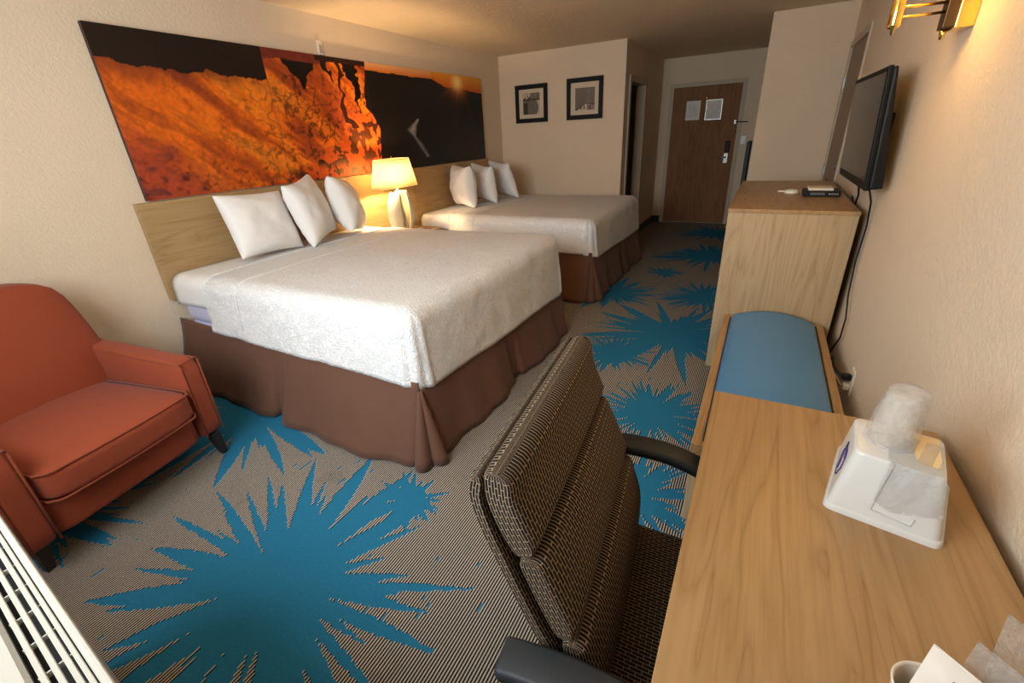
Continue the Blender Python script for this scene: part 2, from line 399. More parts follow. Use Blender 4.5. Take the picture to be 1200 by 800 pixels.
# ---------------------------------------------------------------- canyon picture in four panels
AY0, AY1, AZ0, AZ1 = 1.457, 5.489, 1.229, 2.1444
ART = P('printed_canvas', (.5, .5, .5), .38, 0, .35); a = N(ART); a.col(a.n('ShaderNodeVertexColor', layer_name='print').outputs[0])
def srgb(*c): return np.array([((x/255)+.055)**2.4/1.055**2.4 if x > 10 else x/255/12.92 for x in c])
def art(s, t):
    n = len(s)
    def mixc(a_, b_, f): return a_*(1-f[:, None]) + b_*f[:, None]
    ss = lambda e0, e1, x: (lambda k: k*k*(3-2*k))(np.clip((x-e0)/(e1-e0), 0, 1))
    wx = s + .10*(fbm(s*3, t*3, 3, 1)-.5); wy = t + .10*(fbm(s*3, t*3, 3, 2)-.5)
    diag = (wx*1.0 - wy*.8); cross = (wx*.80 + wy*1.0)
    streak = fbm(cross*7, diag*1.6, 4, 3)
    fine = fbm(s*26+t*10, t*30-s*8, 4, 4)
    crack = np.abs(fbm(wx*7, wy*8, 4, 5)-.5)
    og = srgb(226, 104, 22); brt = srgb(244, 142, 40); red = srgb(128, 48, 30); deep = srgb(52, 20, 12); blk = srgb(14, 9, 8); brick = srgb(160, 62, 40)
    c = np.tile(og, (n, 1))
    c = mixc(c, np.tile(red, (n, 1)), ss(.46, .66, streak)*.7)
    st2 = fbm(cross*18, diag*2.2, 3, 23); c = mixc(c, np.tile(srgb(150, 62, 24), (n, 1)), ss(.48, .64, st2)*.55)
    c = mixc(c, np.tile(brt, (n, 1)), ss(.56, .30, streak)*ss(.2, .7, s)*.6)
    # lower left reddish
    ll = ss(.62, .25, s*.85 + (t)*1.05 + .25*(fbm(s*5, t*5, 3, 6)-.5)) 
    c = mixc(c, np.tile(brick, (n, 1)), ll*.9)
    c = mixc(c, np.tile(srgb(96, 44, 44), (n, 1)), ll*ss(.5, .66, fbm(s*9, t*14, 3, 7))*.8)
    # upper left brownish red
    ul = ss(.60, .74, t + .1*(fbm(s*10, t*4, 3, 8)-.5))*ss(1.1, .7, s)
    c = mixc(c, np.tile(srgb(108, 44, 26), (n, 1)), ul*.75)
    # cracks
    c = mixc(c, np.tile(deep, (n, 1)), ss(.035, .0, crack)*(.25+.6*ss(.5, 1.4, s)))
    c = mixc(c, np.tile(deep, (n, 1)), ss(.58, .74, fine)*(.15+.5*ss(1.0, 1.3, s)+.5*ss(.35, .1, t))*.8)
    c = c*(0.75+.5*fbm(s*50, t*50, 2, 9))[:, None]
    # lower right broken dark rocks of panel two
    br_ = ss(.0, .10, (s-1.0)*.55 - t + .02 + .16*(fbm(s*6, t*6, 4, 10)-.5)*1.3)*ss(1.0, 1.15, s)
    rocks = fbm(wx*14, wy*14, 4, 11)
    c = mixc(c, np.where((rocks > .52)[:, None], srgb(208, 84, 24), srgb(48, 24, 14)), br_*.92)
    # bottom orange fringe
    fr_ = ss(.14, .06, t)*ss(.7, 1.1, s)
    c = mixc(c, np.where((fbm(s*22, t*18, 3, 12) > .45)[:, None], srgb(214, 80, 26), srgb(60, 24, 16)), fr_*.8)
    # dark wedges at the top of panel two
    for (cx, wdt, tip, top) in ((1.33, .17, .66, .90), (1.62, .05, .70, .90), (1.86, .085, .50, .93)):
        d = np.abs(s-cx+.10*(t-.8)+.16*(fbm(s*6, t*9, 3, 24)-.5)) < wdt*np.clip((t-tip)/(top-tip), 0, 1)+.05*(fbm(s*20, t*20, 2, 13)-.5)
        c[d & (t < top+.01) & (t > tip)] = blk
    c[(np.abs(s-(1.73-.12*(t-.6))+.25*(fbm(s*4, t*7, 3, 25)-.5)) < .008+.03*fbm(s*12, t*12, 2, 14)) & (t > .38) & (t < .9)] = deep
    # top strip of panel two: dull red
    ts = (t > .855+.02*(fbm(s*8, s*0, 2, 15)-.5)) & (s > 1.03) & (s < 1.55)
    c[ts] = srgb(112, 42, 30)*(.6+.8*fbm(s*20, t*20, 3, 16))[ts][:, None]
    c[(t > .875) & (s >= 1.5) & (s < 2.06)] = srgb(40, 18, 14)
    # top black band of panel one
    edge = .755-.06*s + .10*(fbm(s*11, s*0+3, 4, 17)-.5)
    tb = (t > edge) & (s < 1.03); c[tb] = srgb(30, 20, 17)
    # right half: dark valley
    bx = np.interp(t, [0, .08, .38, .5, .55, .66, .915], [2.05, 2.07, 2.12, 2.05, 1.98, 1.99, 2.05]) + .015*(fbm(t*16, t*0, 3, 18)-.5)
    dk = s > bx
    base = srgb(17, 13, 12)*(.7+.6*fbm(s*5, t*9, 4, 19))[:, None]
    c[dk] = base[dk]
    rim = (s > bx-.05) & (s < bx) & (t < .5); c[rim] = np.where((fbm(s*30, t*26, 3, 20) > .42)[:, None], srgb(232, 92, 26), srgb(70, 26, 14))[rim]
    # river glint
    rx = np.interp(t, [.10, .2, .30, .36, .42, .45], [2.80, 2.72, 2.62, 2.60, 2.66, 2.70]); rw = np.interp(t, [.08, .2, .30, .36, .45], [.045, .05, .035, .085, .03])*(.5+fbm(s*14, t*14, 3, 27))
    rv = np.clip(1-np.abs(s-rx)/rw, 0, 1)*(t > .09)*(t < .46)*(.4+.8*fbm(s*20, t*20, 3, 21))
    c = mixc(c, np.tile(srgb(122, 118, 122), (n, 1)), np.clip(rv*1.3, 0, .9)*dk)
    # sky strip with the sun
    hz = np.interp(s, [2.05, 2.6, 3.02, 3.25, 3.55, 4.05], [.850, .845, .845, .785, .785, .745]) + .012*(fbm(s*8, s*0+1, 3, 22)-.5)
    sk = dk & (t > hz)
    k = ss(hz, .915, t)
    sky = mixc(np.tile(srgb(205, 112, 42), (n, 1)), np.tile(srgb(214, 160, 108), (n, 1)), k)
    sky = np.where((s > 3.0)[:, None], mixc(np.tile(srgb(206, 96, 16), (n, 1)), np.tile(srgb(220, 150, 30), (n, 1)), k), sky)
    c[sk] = sky[sk]
    dsun = np.hypot((s-3.50)*.8, t-.845)
    c = mixc(c, np.tile(srgb(236, 120, 22), (n, 1)), np.exp(-(dsun/.12)**2)*.85*(s > 3.0))
    c = mixc(c, np.tile(srgb(255, 236, 140), (n, 1)), np.exp(-(dsun/.07)**2)*(s > 3.0))
    ang = np.arctan2(t-.845, s-3.50); ray = np.maximum(0, np.cos(ang*7))**14*np.exp(-dsun/.10)*.6*(s > 3.0)
    c = mixc(c, np.tile(srgb(240, 120, 30), (n, 1)), np.clip(ray, 0, 1))
    return np.clip(c, 0, 1)*.95
pic = thing('canyon_picture', (0, 3.47, AZ0), 'wide four-panel canyon print in orange and black above the headboard', 'picture')
seams = [AY0, 2.487, 3.50, 4.505, AY1]
EDGE = P('canvas_edge', (.05, .02, .015), .6)
for i in range(4):
    y0, y1 = seams[i]+.0015, seams[i+1]-.0015
    pn = box('panel', .001, .029, y0, y1, AZ0, AZ1, EDGE, pic, .001, 1)
    printed('print', 168, 153, lambda a_, b_, y0=y0, y1=y1: (.030, y0+(y1-y0)*a_, AZ0+(AZ1-AZ0)*b_),
            lambda s_, t_, y0=y0, y1=y1: art(y0-AY0+(y1-y0)*s_, t_*(AZ1-AZ0)), ART, pn)
# strobe above picture
s = thing('wall_sensor', (0, 3.05, 2.15), 'small white plastic alarm strip on left wall above canyon picture', 'alarm')
box('housing', 0, .014, 3.03, 3.08, 2.15, 2.25, CREAMP, s, .004); box('lens', .014, .018, 3.042, 3.068, 2.165, 2.22, P('grey_lens', (.35, .33, .30), .3), s, .002)

# ---------------------------------------------------------------- framed photographs
FRB = P('black_frame', (.008, .0075, .008), .55, 0, .2)
def frame(y0, y1, z0, z1, label, photo, ps):
    # y0,y1 are x extents on the back wall
    o = thing('framed_photograph', ((y0+y1)/2, D1, z0), label, 'picture', 'framed photographs on the back wall')
    b = .052
    boxes('frame', [(y0, y1, D1-.028, D1, z0, z0+b), (y0, y1, D1-.028, D1, z1-b, z1), (y0, y0+b, D1-.028, D1, z0+b, z1-b), (y1-b, y1, D1-.028, D1, z0+b, z1-b)], FRB, o, .004)
    box('mat_board', y0+b, y1-b, D1-.012, D1-.002, z0+b, z1-b, P('mat_'+str(y0), (.62, .52, .38), .8), o, 0)
    a0, a1, c0, c1 = ps
    printed('photo', 48, 60, lambda a_, b_: (y0+(y1-y0)*(a0+(a1-a0)*a_), D1-.014, z0+(z1-z0)*(c0+(c1-c0)*b_)), photo, PRINT, o)
def ph1(s, t):
    g = .10+.12*fbm(s*8, t*8, 4, 31)
    g = np.where((s > .30) & (s < .80-.12*t) & (t < .66), .13+.07*fbm(s*25, t*6, 3, 32), g)
    g = np.where((s > .82+.1*np.sin(t*5)) & (t < .7), .50, g)
    g = np.where((t > .66) & (t < .72), .05, g)
    g = np.where((t > .72) & (s < .45), np.where(fbm(s*12, t*12, 3, 33) > .5, .5, .04), g)
    g = np.where((s < .28) & (t < .55), .05, g)
    return np.stack([g, g*.80, g*.60], 1)
def ph2(s, t):
    g = .115+.05*t+.03*fbm(s*4, t*4, 3, 34)
    roof = .34-.62*np.abs(s-.58)*np.where(s > .58, .35, 1)
    g = np.where(t < roof, np.where(s < .60, .55, .24), g)
    g = np.where((t < roof) & (t > roof-.04), .05, g)
    tw = (np.abs(s-.66-.08*(t-.4)) < .10-.08*np.clip((t-.35)/.4, 0, 1)) & (t > .33) & (t < .78); g = np.where(tw, .19, g)
    g = np.where(np.hypot(s-.70, (t-.82)*.9) < .07, .22, g)
    for wx_ in (.30, .47, .76): g = np.where((np.abs(s-wx_) < .03) & (t > .05) & (t < .19), .06, g)
    return np.stack([g, g*.80, g*.62], 1)
frame(.243, .705, 1.628, 2.074, 'left framed sepia photograph of a weathered column on back wall', ph1, (.24, .76, .22, .78))
frame(.972, 1.442, 1.628, 2.09, 'right framed sepia photograph of a white gabled building on back wall', ph2, (.24, .78, .22, .76))

# ---------------------------------------------------------------- beds
def drape(name, x0, x1, y0, y1, zt, Rr, hem, mat, parent, nx=60, ny=50, nl=16, fan=14, flare=.02, wr=.004, seed=1, corner=True):
    """cloth over a mattress: flat top plus rounded edges on three sides; hem(side,u) gives hem height"""
    V = []; F = []
    ix0, ix1, iy0, iy1 = x0, x1-Rr, y0+Rr, y1-Rr
    top = {}
    def T(x, y):
        dx = min(1, max(0, (x-x0)/.3)); return zt + .010*math.sin(2.1*x)*math.sin(2.3*(y-y0)) + wr*(float(fbm(x*6, y*6, 3, seed))-.5)
    xs = [ix0+(ix1-ix0)*i/(nx-1) for i in range(nx)]; ysx = [iy0+(iy1-iy0)*j/(ny-1) for j in range(ny)]
    for i, x in enumerate(xs):
        for j, y in enumerate(ysx): top[i, j] = len(V); V.append((x, y, T(x, y)))
    for i in range(nx-1):
        for j in range(ny-1): F.append((top[i, j], top[i+1, j], top[i+1, j+1], top[i, j+1]))
    path = []   # (base index, base xyz, normal, side, u)
    for i in range(nx): path.append((top[i, 0], (0, -1), 'near', i/(nx-1)))
    for k in range(1, fan): an = R(-90+90*k/fan); path.append((top[nx-1, 0], (math.cos(an), math.sin(an)), 'corner', k/fan))
    for j in range(ny): path.append((top[nx-1, j], (1, 0), 'foot', j/(ny-1)))
    for k in range(1, fan): an = R(90*k/fan); path.append((top[nx-1, ny-1], (math.cos(an), math.sin(an)), 'corner2', k/fan))
    for i in range(nx-1, -1, -1): path.append((top[i, ny-1], (0, 1), 'far', 1-i/(nx-1)))
    ring = [[] for _ in path]
    arc = Rr*math.pi/2
    for q_, (bi, nrm, side, u) in enumerate(path):
        b = V[bi]; hz_ = hem(side, u); Lm = arc + (b[2]-Rr-hz_)
        ring[q_].append(bi)
        for l in range(1, nl+1):
            Lq = Lm*l/nl
            if Lq < arc: o_, d = Rr*math.sin(Lq/Rr), Rr*(1-math.cos(Lq/Rr))
            else: o_, d = Rr + flare*(Lq-arc)/max(.01, Lm-arc), Rr + Lq-arc
            o_ += wr*3*(float(fbm(q_*.13+seed, l*.22, 3, seed+5))-.5)*min(1, l/4)
            if side.startswith('corner'): o_ += .006*math.sin(u*math.pi*5)*min(1, l/nl*1.5)
            ring[q_].append(len(V)); V.append((b[0]+nrm[0]*o_, b[1]+nrm[1]*o_, b[2]-d))
    for q_ in range(len(path)-1):
        for l in range(nl):
            a_, b_, c_, d_ = ring[q_][l], ring[q_+1][l], ring[q_+1][l+1], ring[q_][l+1]
            F.append((a_, d_, c_, b_) if a_ != b_ else (a_, d_, c_))
    o = mk(name, V, F, mat, parent, True)
    o.modifiers.new('thick', 'SOLIDIFY').thickness = .006; o.modifiers['thick'].offset = 1
    return o
def skirt_panel(p0, p1, ztop, nrm, flare, parent, seed, curlA=.0, curlB=.0, n=30, m_=12, hemz=.012):
    p0 = Vector(p0); p1 = Vector(p1); nrm = Vector(nrm); L = (p1-p0).length; tdir = (p1-p0)/L
    def fn(u, v):
        h_ = ztop(u); z = h_ + (hemz-h_)*v
        bow = .5+.5*math.sin(math.pi*u)
        o_ = flare*v**1.3*(.75+.25*bow) + (.016*math.sin(u*L*9+seed)+.008*math.sin(u*L*23+seed*2))*v + .022*(float(fbm(u*L*6+seed, v*2, 3, seed))-.5)*(.3+v)
        cA = max(0, 1-u*L/.07); cB = max(0, 1-(1-u)*L/.07)
        o_ += -(cA**1.5*curlA + cB**1.5*curlB)*(.25+v)
        lat = (u-.5)*flare*.25*v + (cA*curlA-cB*curlB)*.55*v
        p = p0 + tdir*(u*L+lat) + nrm*o_
        return (p.x, p.y, z)
    o = grid('skirt_panel', n, m_, fn, SKIRT, parent); o.modifiers.new('thick', 'SOLIDIFY').thickness = .004
    return o
def make_bed(y0, y1, zt, label, seed, nearhem, foothem):
    xf = 2.03
    b = thing('bed', (1.05, (y0+y1)/2, 0), label, 'bed', 'white beds with brown skirts')
    box('bed_base', .10, xf-.06, y0+.05, y1-.05, .02, .22, BLACK, b, .01)
    box('box_spring', .07, xf-.03, y0+.02, y1-.02, (.22), .47, MATT, b, .04, 4, True)
    box('mattress', .06, xf-.03, y0+.015, y1-.015, .45, zt-.02, MATT, b, .07, 5, True)
    drape('fitted_sheet', .055, xf-.02, y0+.008, y1-.008, zt-.010, .075, lambda s, u: .585+.008*math.sin(u*9) if s in ('near', 'far') else .5, SHEET, b, 40, 40, 8, 6, .0, .003, seed+40)
    def hem(s, u):
        nz = .004*math.sin(u*9+seed)
        if s == 'near': return nearhem[0]+(nearhem[1]-nearhem[0])*u+nz - .0
        if s == 'corner': return nearhem[1]+(foothem[0]-nearhem[1])*u
        if s == 'foot': return foothem[0]+(foothem[1]-foothem[0])*u + nz
        return foothem[1]+.02+nz
    cv = drape('coverlet', .42, xf, y0, y1, zt, .085, hem, COVER, b, 100, 90, 20, 18, .025, .005, seed)
    # raised seam across the coverlet
    pts = []
    for k in range(61):
        u = k/60; y = y0-.004+(y1-y0+.008)*u
        pts.append((.735, y, 0))
    def seam(xs_, nm, rad):
        pts = [(xs_, y0-.020, nearhem[0]+.02), (xs_, y0-.014, zt-.16), (xs_, y0-.007, zt-.085)]
        for k in range(1, 6):
            an = R(90*k/6); pts.append((xs_, y0+.085-(.092)*math.cos(an), zt-.085+.092*math.sin(an)))
        for k in range(25):
            y = y0+.085+(y1-y0-.17)*k/24; pts.append((xs_, y, zt+.007+.010*math.sin(2.1*xs_)*math.sin(2.3*(y-y0))))
        for k in range(1, 6):
            an = R(90-90*k/6); pts.append((xs_, y1-.085+.092*math.cos(an), zt-.085+.092*math.sin(an)))
        tube(nm, pts, rad, COVER, cv, 6)
    seam(.74, 'seam', .006); seam(.424, 'edge_hem', .006)
    # skirt: panels split by inverted pleats at the middle of each side and at the corners
    zn = lambda u: nearhem[0]+.005+(nearhem[1]-nearhem[0]-.0)*u + .015
    zf = lambda u: foothem[0]+.03+(foothem[1]-foothem[0])*u
    xm = 1.0; ym = (y0+y1)/2
    skirt_panel((.03, y0-.01, 0), (xm-.004, y0-.01, 0), lambda u: zn(u*.5)+.02*(1-u), (0, -1, 0), .11, b, seed, 0, .09)
    skirt_panel((xm+.004, y0-.012, 0), (xf+.0, y0-.012, 0), lambda u: zn(.5+u*.5), (0, -1, 0), .14, b, seed+1, .07, .03, 36)
    skirt_panel((xf+.006, y0+.0, 0), (xf+.006, ym-.004, 0), lambda u: zf(u*.5), (1, 0, 0), .085, b, seed+2, .03, .10)
    skirt_panel((xf+.006, ym+.004, 0), (xf+.006, y1, 0), lambda u: zf(.5+.5*u), (1, 0, 0), .085, b, seed+3, .10, .02)
    skirt_panel((xf, y1+.008, 0), (.03, y1+.008, 0), lambda u: .40, (0, 1, 0), .05, b, seed+4, .02, 0)
    # corner gusset
    def gus(u, v):
        an = R(-90+90*u); rr = .012+.13*v*(.62+.38*abs(math.sin(u*math.pi*1.5+.4)))
        zz = zf(0)-.02; return (xf-.005+math.cos(an)*rr*.9, y0+math.sin(an)*rr, zz+(.012-zz)*v)
    o = grid('corner_pleat', 18, 10, gus, SKIRT, b); o.modifiers.new('thick', 'SOLIDIFY').thickness = .004
    for nm, fn in (('pleat_insert', lambda u, v: (xm-.10+.20*u, y0-.006-.045*v-.02*v*math.sin(u*math.pi), zn(.5)-.01+(.014-zn(.5))*v)),
                   ('pleat_insert', lambda u, v: (xf-.002+.03*v, ym-.10+.20*u, zf(.5)-.01+(.014-zf(.5))*v))):
        o = grid(nm, 8, 8, fn, SKIRT, b); o.modifiers.new('thick', 'SOLIDIFY').thickness = .004
    return b
make_bed(1.405, 3.19, .785, 'nearer large bed beside the coral armchair, white coverlet, brown skirt', 1, (.45, .42), (.385, .33))
make_bed(3.97, 5.72, .75, 'farther bed by the back wall, white coverlet, brown pleated skirt', 5, (.46, .44), (.40, .35))

def pillow(name, c, wdt, hgt, thk, yaw, lean, roll, label, group, seed, pinch=.12):
    o = thing(name, c, label, 'pillow', group)
    ROOT[o.name] = Vector((0, 0, 0))
    n = 34; V = []; F = []
    M = Matrix.Rotation(yaw, 4, 'Z') @ Matrix.Rotation(lean, 4, 'X') @ Matrix.Rotation(roll, 4, 'Y')
    for side in (1, -1):
        for i in range(n):
            for j in range(n):
                u = math.sin((i/(n-1)-.5)*math.pi); v = math.sin((j/(n-1)-.5)*math.pi)
                e = max(0, (1-u**2))**.38*max(0, (1-v**2))**.38
                x = u*wdt/2*(1-pinch*(1-v*v)); z = v*hgt/2*(1-pinch*.9*(1-u*u))
                cr = 1+.16*(float(fbm(u*2.2+seed, v*2.2, 3, seed))-.5)*2
                wrk = .010*(float(fbm(u*2+seed, v*9+u*3, 3, seed+2))-.5)*min(1, e*2)
                y = side*(thk/2*e*cr+wrk)
                V.append(M @ Vector((x, y, z)))
    for sd in (0, 1):
        for i in range(n-1):
            for j in range(n-1):
                a_ = sd*n*n+i*n+j; f = (a_, a_+n, a_+n+1, a_+1); F.append(f if sd == 1 else f[::-1])
    bm = bmesh.new(); vs = [bm.verts.new(q_) for q_ in V]
    for f in F: bm.faces.new([vs[k] for k in f])
    bmesh.ops.remove_doubles(bm, verts=bm.verts, dist=.0006)
    pc = bmo('pillowcase', bm, PILLOW, o, True, local=True)
    # open end hem of the case
    hem = []
    for j in range(9):
        v = -.95+1.9*j/8; hem.append(M @ Vector(((wdt/2*(1-pinch*(1-v*v)))*.995, 0, v*hgt/2*(1-pinch*.0))))
    tube('case_hem', [tuple(h_) for h_ in hem], .004, PILLOW, pc, 5, local=True)
    return o
g1 = 'pillows on the nearer bed'; g2 = 'pillows on the farther bed'
pillow('pillow', (.25, 2.00, 1.01), .50, .43, .20, R(90+4), R(-20), R(3), 'leftmost pillow on nearer bed, wide and leaning on the headboard', g1, 1, .07)
pillow('pillow', (.31, 2.38, 1.045), .45, .46, .21, R(90+26), R(-14), R(-6), 'middle of the three pillows on the nearer bed', g1, 2, .09)
pillow('pillow', (.29, 2.75, 1.03), .44, .44, .24, R(90+38), R(-16), R(8), 'pillow on nearer bed closest to the lamp', g1, 3, .09)
pillow('pillow', (.33, 4.46, .99), .44, .44, .28, R(90+58), R(-3), R(0), 'nearest white pillow on the farther bed, standing on edge', g2, 4)
pillow('pillow', (.36, 4.86, .985), .46, .42, .20, R(90+62), R(-8), R(-4), 'middle front pillow on farther bed standing on edge', g2, 5)
pillow('pillow', (.42, 5.24, .99), .46, .44, .17, R(90+60), R(-20), R(-3), 'pillow on farther bed closest to the back wall', g2, 6)

# ---------------------------------------------------------------- nightstand and lamp
ns = thing('nightstand', (.26, 3.58, 0), 'oak nightstand between the beds carrying the lit lamp', 'nightstand')
box('body', .045, .44, 3.27, 3.78, .05, .64, NIGHT, ns, .003); box('top', .042, .46, 3.26, 3.79, .64, .663, NIGHT, ns, .003)
dw = box('drawer_front', .44, .457, 3.28, 3.77, .42, .62, NIGHT, ns, .003); tube('drawer_pull', [(.457, 3.5, .52), (.48, 3.5, .52), (.48, 3.66, .52), (.457, 3.66, .52)], .005, CHROME, dw)
box('plinth', .06, .42, 3.29, 3.76, 0, .05, BLACK, ns, 0)
tl = thing('table_lamp', (.28, 3.41, .665), 'lit lamp with cream shade and ceramic base between the beds', 'lamp')
SHADE = bpy.data.materials.new('lamp_shade'); SHADE.use_nodes = True; a = N(SHADE)
a.b.inputs['Base Color'].default_value = (.85, .72, .48, 1); a.b.inputs['Roughness'].default_value = .8
trl = a.n('ShaderNodeBsdfTranslucent', {'Color': (.95, .86, .62, 1)}); mxx = a.n('ShaderNodeMixShader', {0: .62})
a.t.links.new(a.b.outputs[0], mxx.inputs[1]); a.t.links.new(trl.outputs[0], mxx.inputs[2]); a.t.links.new(mxx.outputs[0], a.t.nodes['Material Output'].inputs[0])
ly = 3.42; lx = .25
def shade_fn(z0_, z1_, wy0, wy1, dx0, dx1):
    V = []; F = []; n = 48
    for k, (z, wy, wx_) in enumerate(((z0_, wy0, dx0), ((z0_+z1_)/2, (wy0+wy1)/2, (dx0+dx1)/2), (z1_, wy1, dx1))):
        for i in range(n):
            an = 2*math.pi*i/n; cx, cy = math.cos(an), math.sin(an)
            V.append((lx+math.copysign(abs(cx)**.45, cx)*wx_, ly+math.copysign(abs(cy)**.45, cy)*wy, z))
    for k in range(2):
        for i in range(n): a_, b_ = k*n+i, k*n+(i+1) % n; F.append((a_, b_, b_+n, a_+n))
    return V, F
V_, F_ = shade_fn(1.095, 1.345, .240, .175, .12, .095)
sh = mk('lamp_shade', V_, F_, SHADE, tl, True)
md = sh.modifiers.new('t', 'SOLIDIFY'); md.thickness = .002
CER = P('cream_ceramic', (.62, .56, .40), .22)
SIL = P('silver_ceramic', (.55, .52, .45), .25, .5)
# base: two curved leaves standing around a slim vase
def leaf(sign):
    def fn(u, v):
        z = .668+.385*v; bow = .135*max(0,math.sin(math.pi*(.18+.66*v)))**.9
        an = R(-78+156*u); return (lx+.02+.075*math.sin(an)*(.55+.45*math.sin(math.pi*(.15+.7*v))), ly+sign*(bow*math.cos(an)*1.12+.012), z)
    return fn
for sgn in (-1, 1):
    o = grid('ceramic_leaf', 16, 18, leaf(sgn), CER, tl); o.modifiers.new('t', 'SOLIDIFY').thickness = .012
lathe('inner_vase', [(.045, 0), (.06, .05), (.052, .16), (.035, .26), (.03, .34), (.02, .37)], (lx+.02, ly, .668), SIL, tl, 20)
tube('neck', [(lx+.02, ly, 1.0), (lx+.02, ly, 1.14)], .010, CREAMP, tl); lathe('socket', [(.018, 0), (.018, .05), (.012, .06)], (lx, ly, 1.14), BRASS, tl, 12)
tube('finial', [(lx, ly, 1.33), (lx, ly, 1.365)], [.005, .009], BRASS, tl)

# ---------------------------------------------------------------- coral armchair
ac = thing('armchair', (.292, .426, 0), 'coral orange upholstered armchair by the left wall near the bed', 'armchair', rz=R(11.2))
def rbox(name, x0, x1, y0, y1, z0, z1, mat, parent, bev=.03, seg=4, fn=None):
    bm = bmesh.new(); cube_bm(bm, x0, x1, y0, y1, z0, z1, 0)
    bmesh.ops.subdivide_edges(bm, edges=list(bm.edges), cuts=5, use_grid_fill=True)
    sx_, sy_, sz_ = x1-x0, y1-y0, z1-z0; cx, cy, cz = (x0+x1)/2, (y0+y1)/2, (z0+z1)/2
    # rounded-box projection
    h = Vector((sx_/2-bev, sy_/2-bev, sz_/2-bev))
    for v in bm.verts:
        p = v.co-Vector((cx, cy, cz)); q_ = Vector((max(-h.x, min(h.x, p.x)), max(-h.y, min(h.y, p.y)), max(-h.z, min(h.z, p.z)))); d = p-q_
        if d.length > 1e-6: p = q_+d.normalized()*bev
        v.co = p+Vector((cx, cy, cz))
        if fn: v.co = Vector(fn(v.co))
    o = bmo(name, bm, mat, parent, True, local=True)
    sb = o.modifiers.new('sub', 'SUBSURF'); sb.levels = sb.render_levels = 1
    return o
yi, yo = .318, .426
rbox('seat_frame', .10, .785, -yi-.01, yi+.01, .13, .31, CORAL, ac, .02)
def arm_fn(sgn):
    def fn(p):
        # slight flare outwards and dip along the top
        t_ = (p.x)/.8; p = p.copy()
        if p.z > .4: p.z += .025*math.cos(math.pi*t_*1.0)
        p.x += .012*max(0, (p.z-.13))/.45*0; return p
    return fn
for sgn in (1, -1):
    ya, yb = (yi, yo) if sgn > 0 else (-yo, -yi)
    arm = rbox('arm', 0.03, .80, ya, yb, .13, .605, CORAL, ac, .022, fn=arm_fn(sgn))
    zt = lambda x: .605+.025*math.cos(math.pi*x/.8)+.0
    for yy in (ya+.008, yb-.008):
        tube('piping', [(x, yy, zt(x)-.012) for x in np.linspace(.30, .785, 14)]+[(.797, yy, .56), (.799, yy, .36), (.797, yy, .15)], .0048, CORAL_P, arm, 6, local=True)
    tube('piping', [(.797, ya+.008, .574), (.797, yb-.008, .574)], .0048, CORAL_P, arm, 6, local=True)
def cush(p):
    p = p.copy(); u = (p.x-.46)/.4; v = p.y/.32
    if p.z > .39: p.z += .030*max(0, 1-u*u)*max(0, 1-v*v)
    p.x += .018*max(0, 1-v*v)*(1 if p.x > .6 else 0); return p
sc_ = rbox('seat_cushion', .12, .845, -yi+.006, yi-.006, .305, .445, CORAL, ac, .028, fn=cush)
for zz, xo in ((.438, .838), (.315, .838)):
    k = yi-.012
    pts = [(.22, -k, zz), (.80, -k, zz), (.832, -k+.02, zz)]+[(xo+.018*(1-(y/.32)**2), y, zz) for y in np.linspace(-k+.04, k-.04, 9)]+[(.832, k-.02, zz), (.80, k, zz), (.22, k, zz)]
    tube('piping', pts, .005, CORAL_P, sc_, 6, local=True)
def back_fn(p):
    p = p.copy(); t_ = (p.z-.13)/.8; p.x -= .14*t_**1.2
    v = p.y/.42
    if t_ > .5:
        w_ = 1-.09*min(1, (t_-.5)/.5)**2; p.y *= w_; p.z -= .045*v*v*v*v*((t_-.5)/.5)
    if p.x > .2-.14*t_**1.2: p.x += .035*max(0, 1-v*v)*math.sin(math.pi*min(1, max(0, t_)))
    return p
bk = rbox('backrest', .11, .30, -.405, .405, .20, .985, CORAL, ac, .05, fn=back_fn)
LEGM = P('dark_stained_leg', (.018, .012, .010), .4)
for lx_, ly_, sx_ in ((.75, .385, .018), (.70, -.36, .0), (.07, .37, -.03), (.07, -.37, -.03)):
    bm = bmesh.new(); cube_bm(bm, lx_-.025, lx_+.025, ly_-.025, ly_+.025, 0, .135, .003, 1)
    for v in bm.verts:
        if v.co.z < .07: v.co.x = lx_+(v.co.x-lx_)*.6+sx_; v.co.y = ly_+(v.co.y-ly_)*.6+.01*math.copysign(1, ly_)
    bmo('leg', bm, LEGM, ac, local=True)

# ---------------------------------------------------------------- dresser, bench, desk
dk = thing('dresser', (3.495, 3.745, 0), 'tall oak laminate dresser under the television, side panel facing', 'dresser')
X0, X1, Y0, Y1, Z = 3.1765, 3.8136, 2.9704, 4.52, 1.038
box('top', X0, X1, Y0, Y1, Z-.022, Z, DK, dk, .002, 1)
box('side_panel', X0+.003, X1-.003, Y0+.003, Y0+.024, .0, Z-.022, OAKV, dk, .0015, 1); box('side_panel', X0+.003, X1-.003, Y1-.024, Y1-.003, 0, Z-.022, OAKV, dk, .0015, 1)
box('back_panel', X1-.012, X1-.003, Y0+.024, Y1-.024, .05, Z-.022, OAKV, dk, 0); box('carcass', X0+.035, X1-.013, Y0+.025, Y1-.025, .06, Z-.023, OAKV, dk, 0)
box('plinth', X0+.05, X1-.03, Y0+.03, Y1-.03, 0, .06, BLACK, dk, 0)
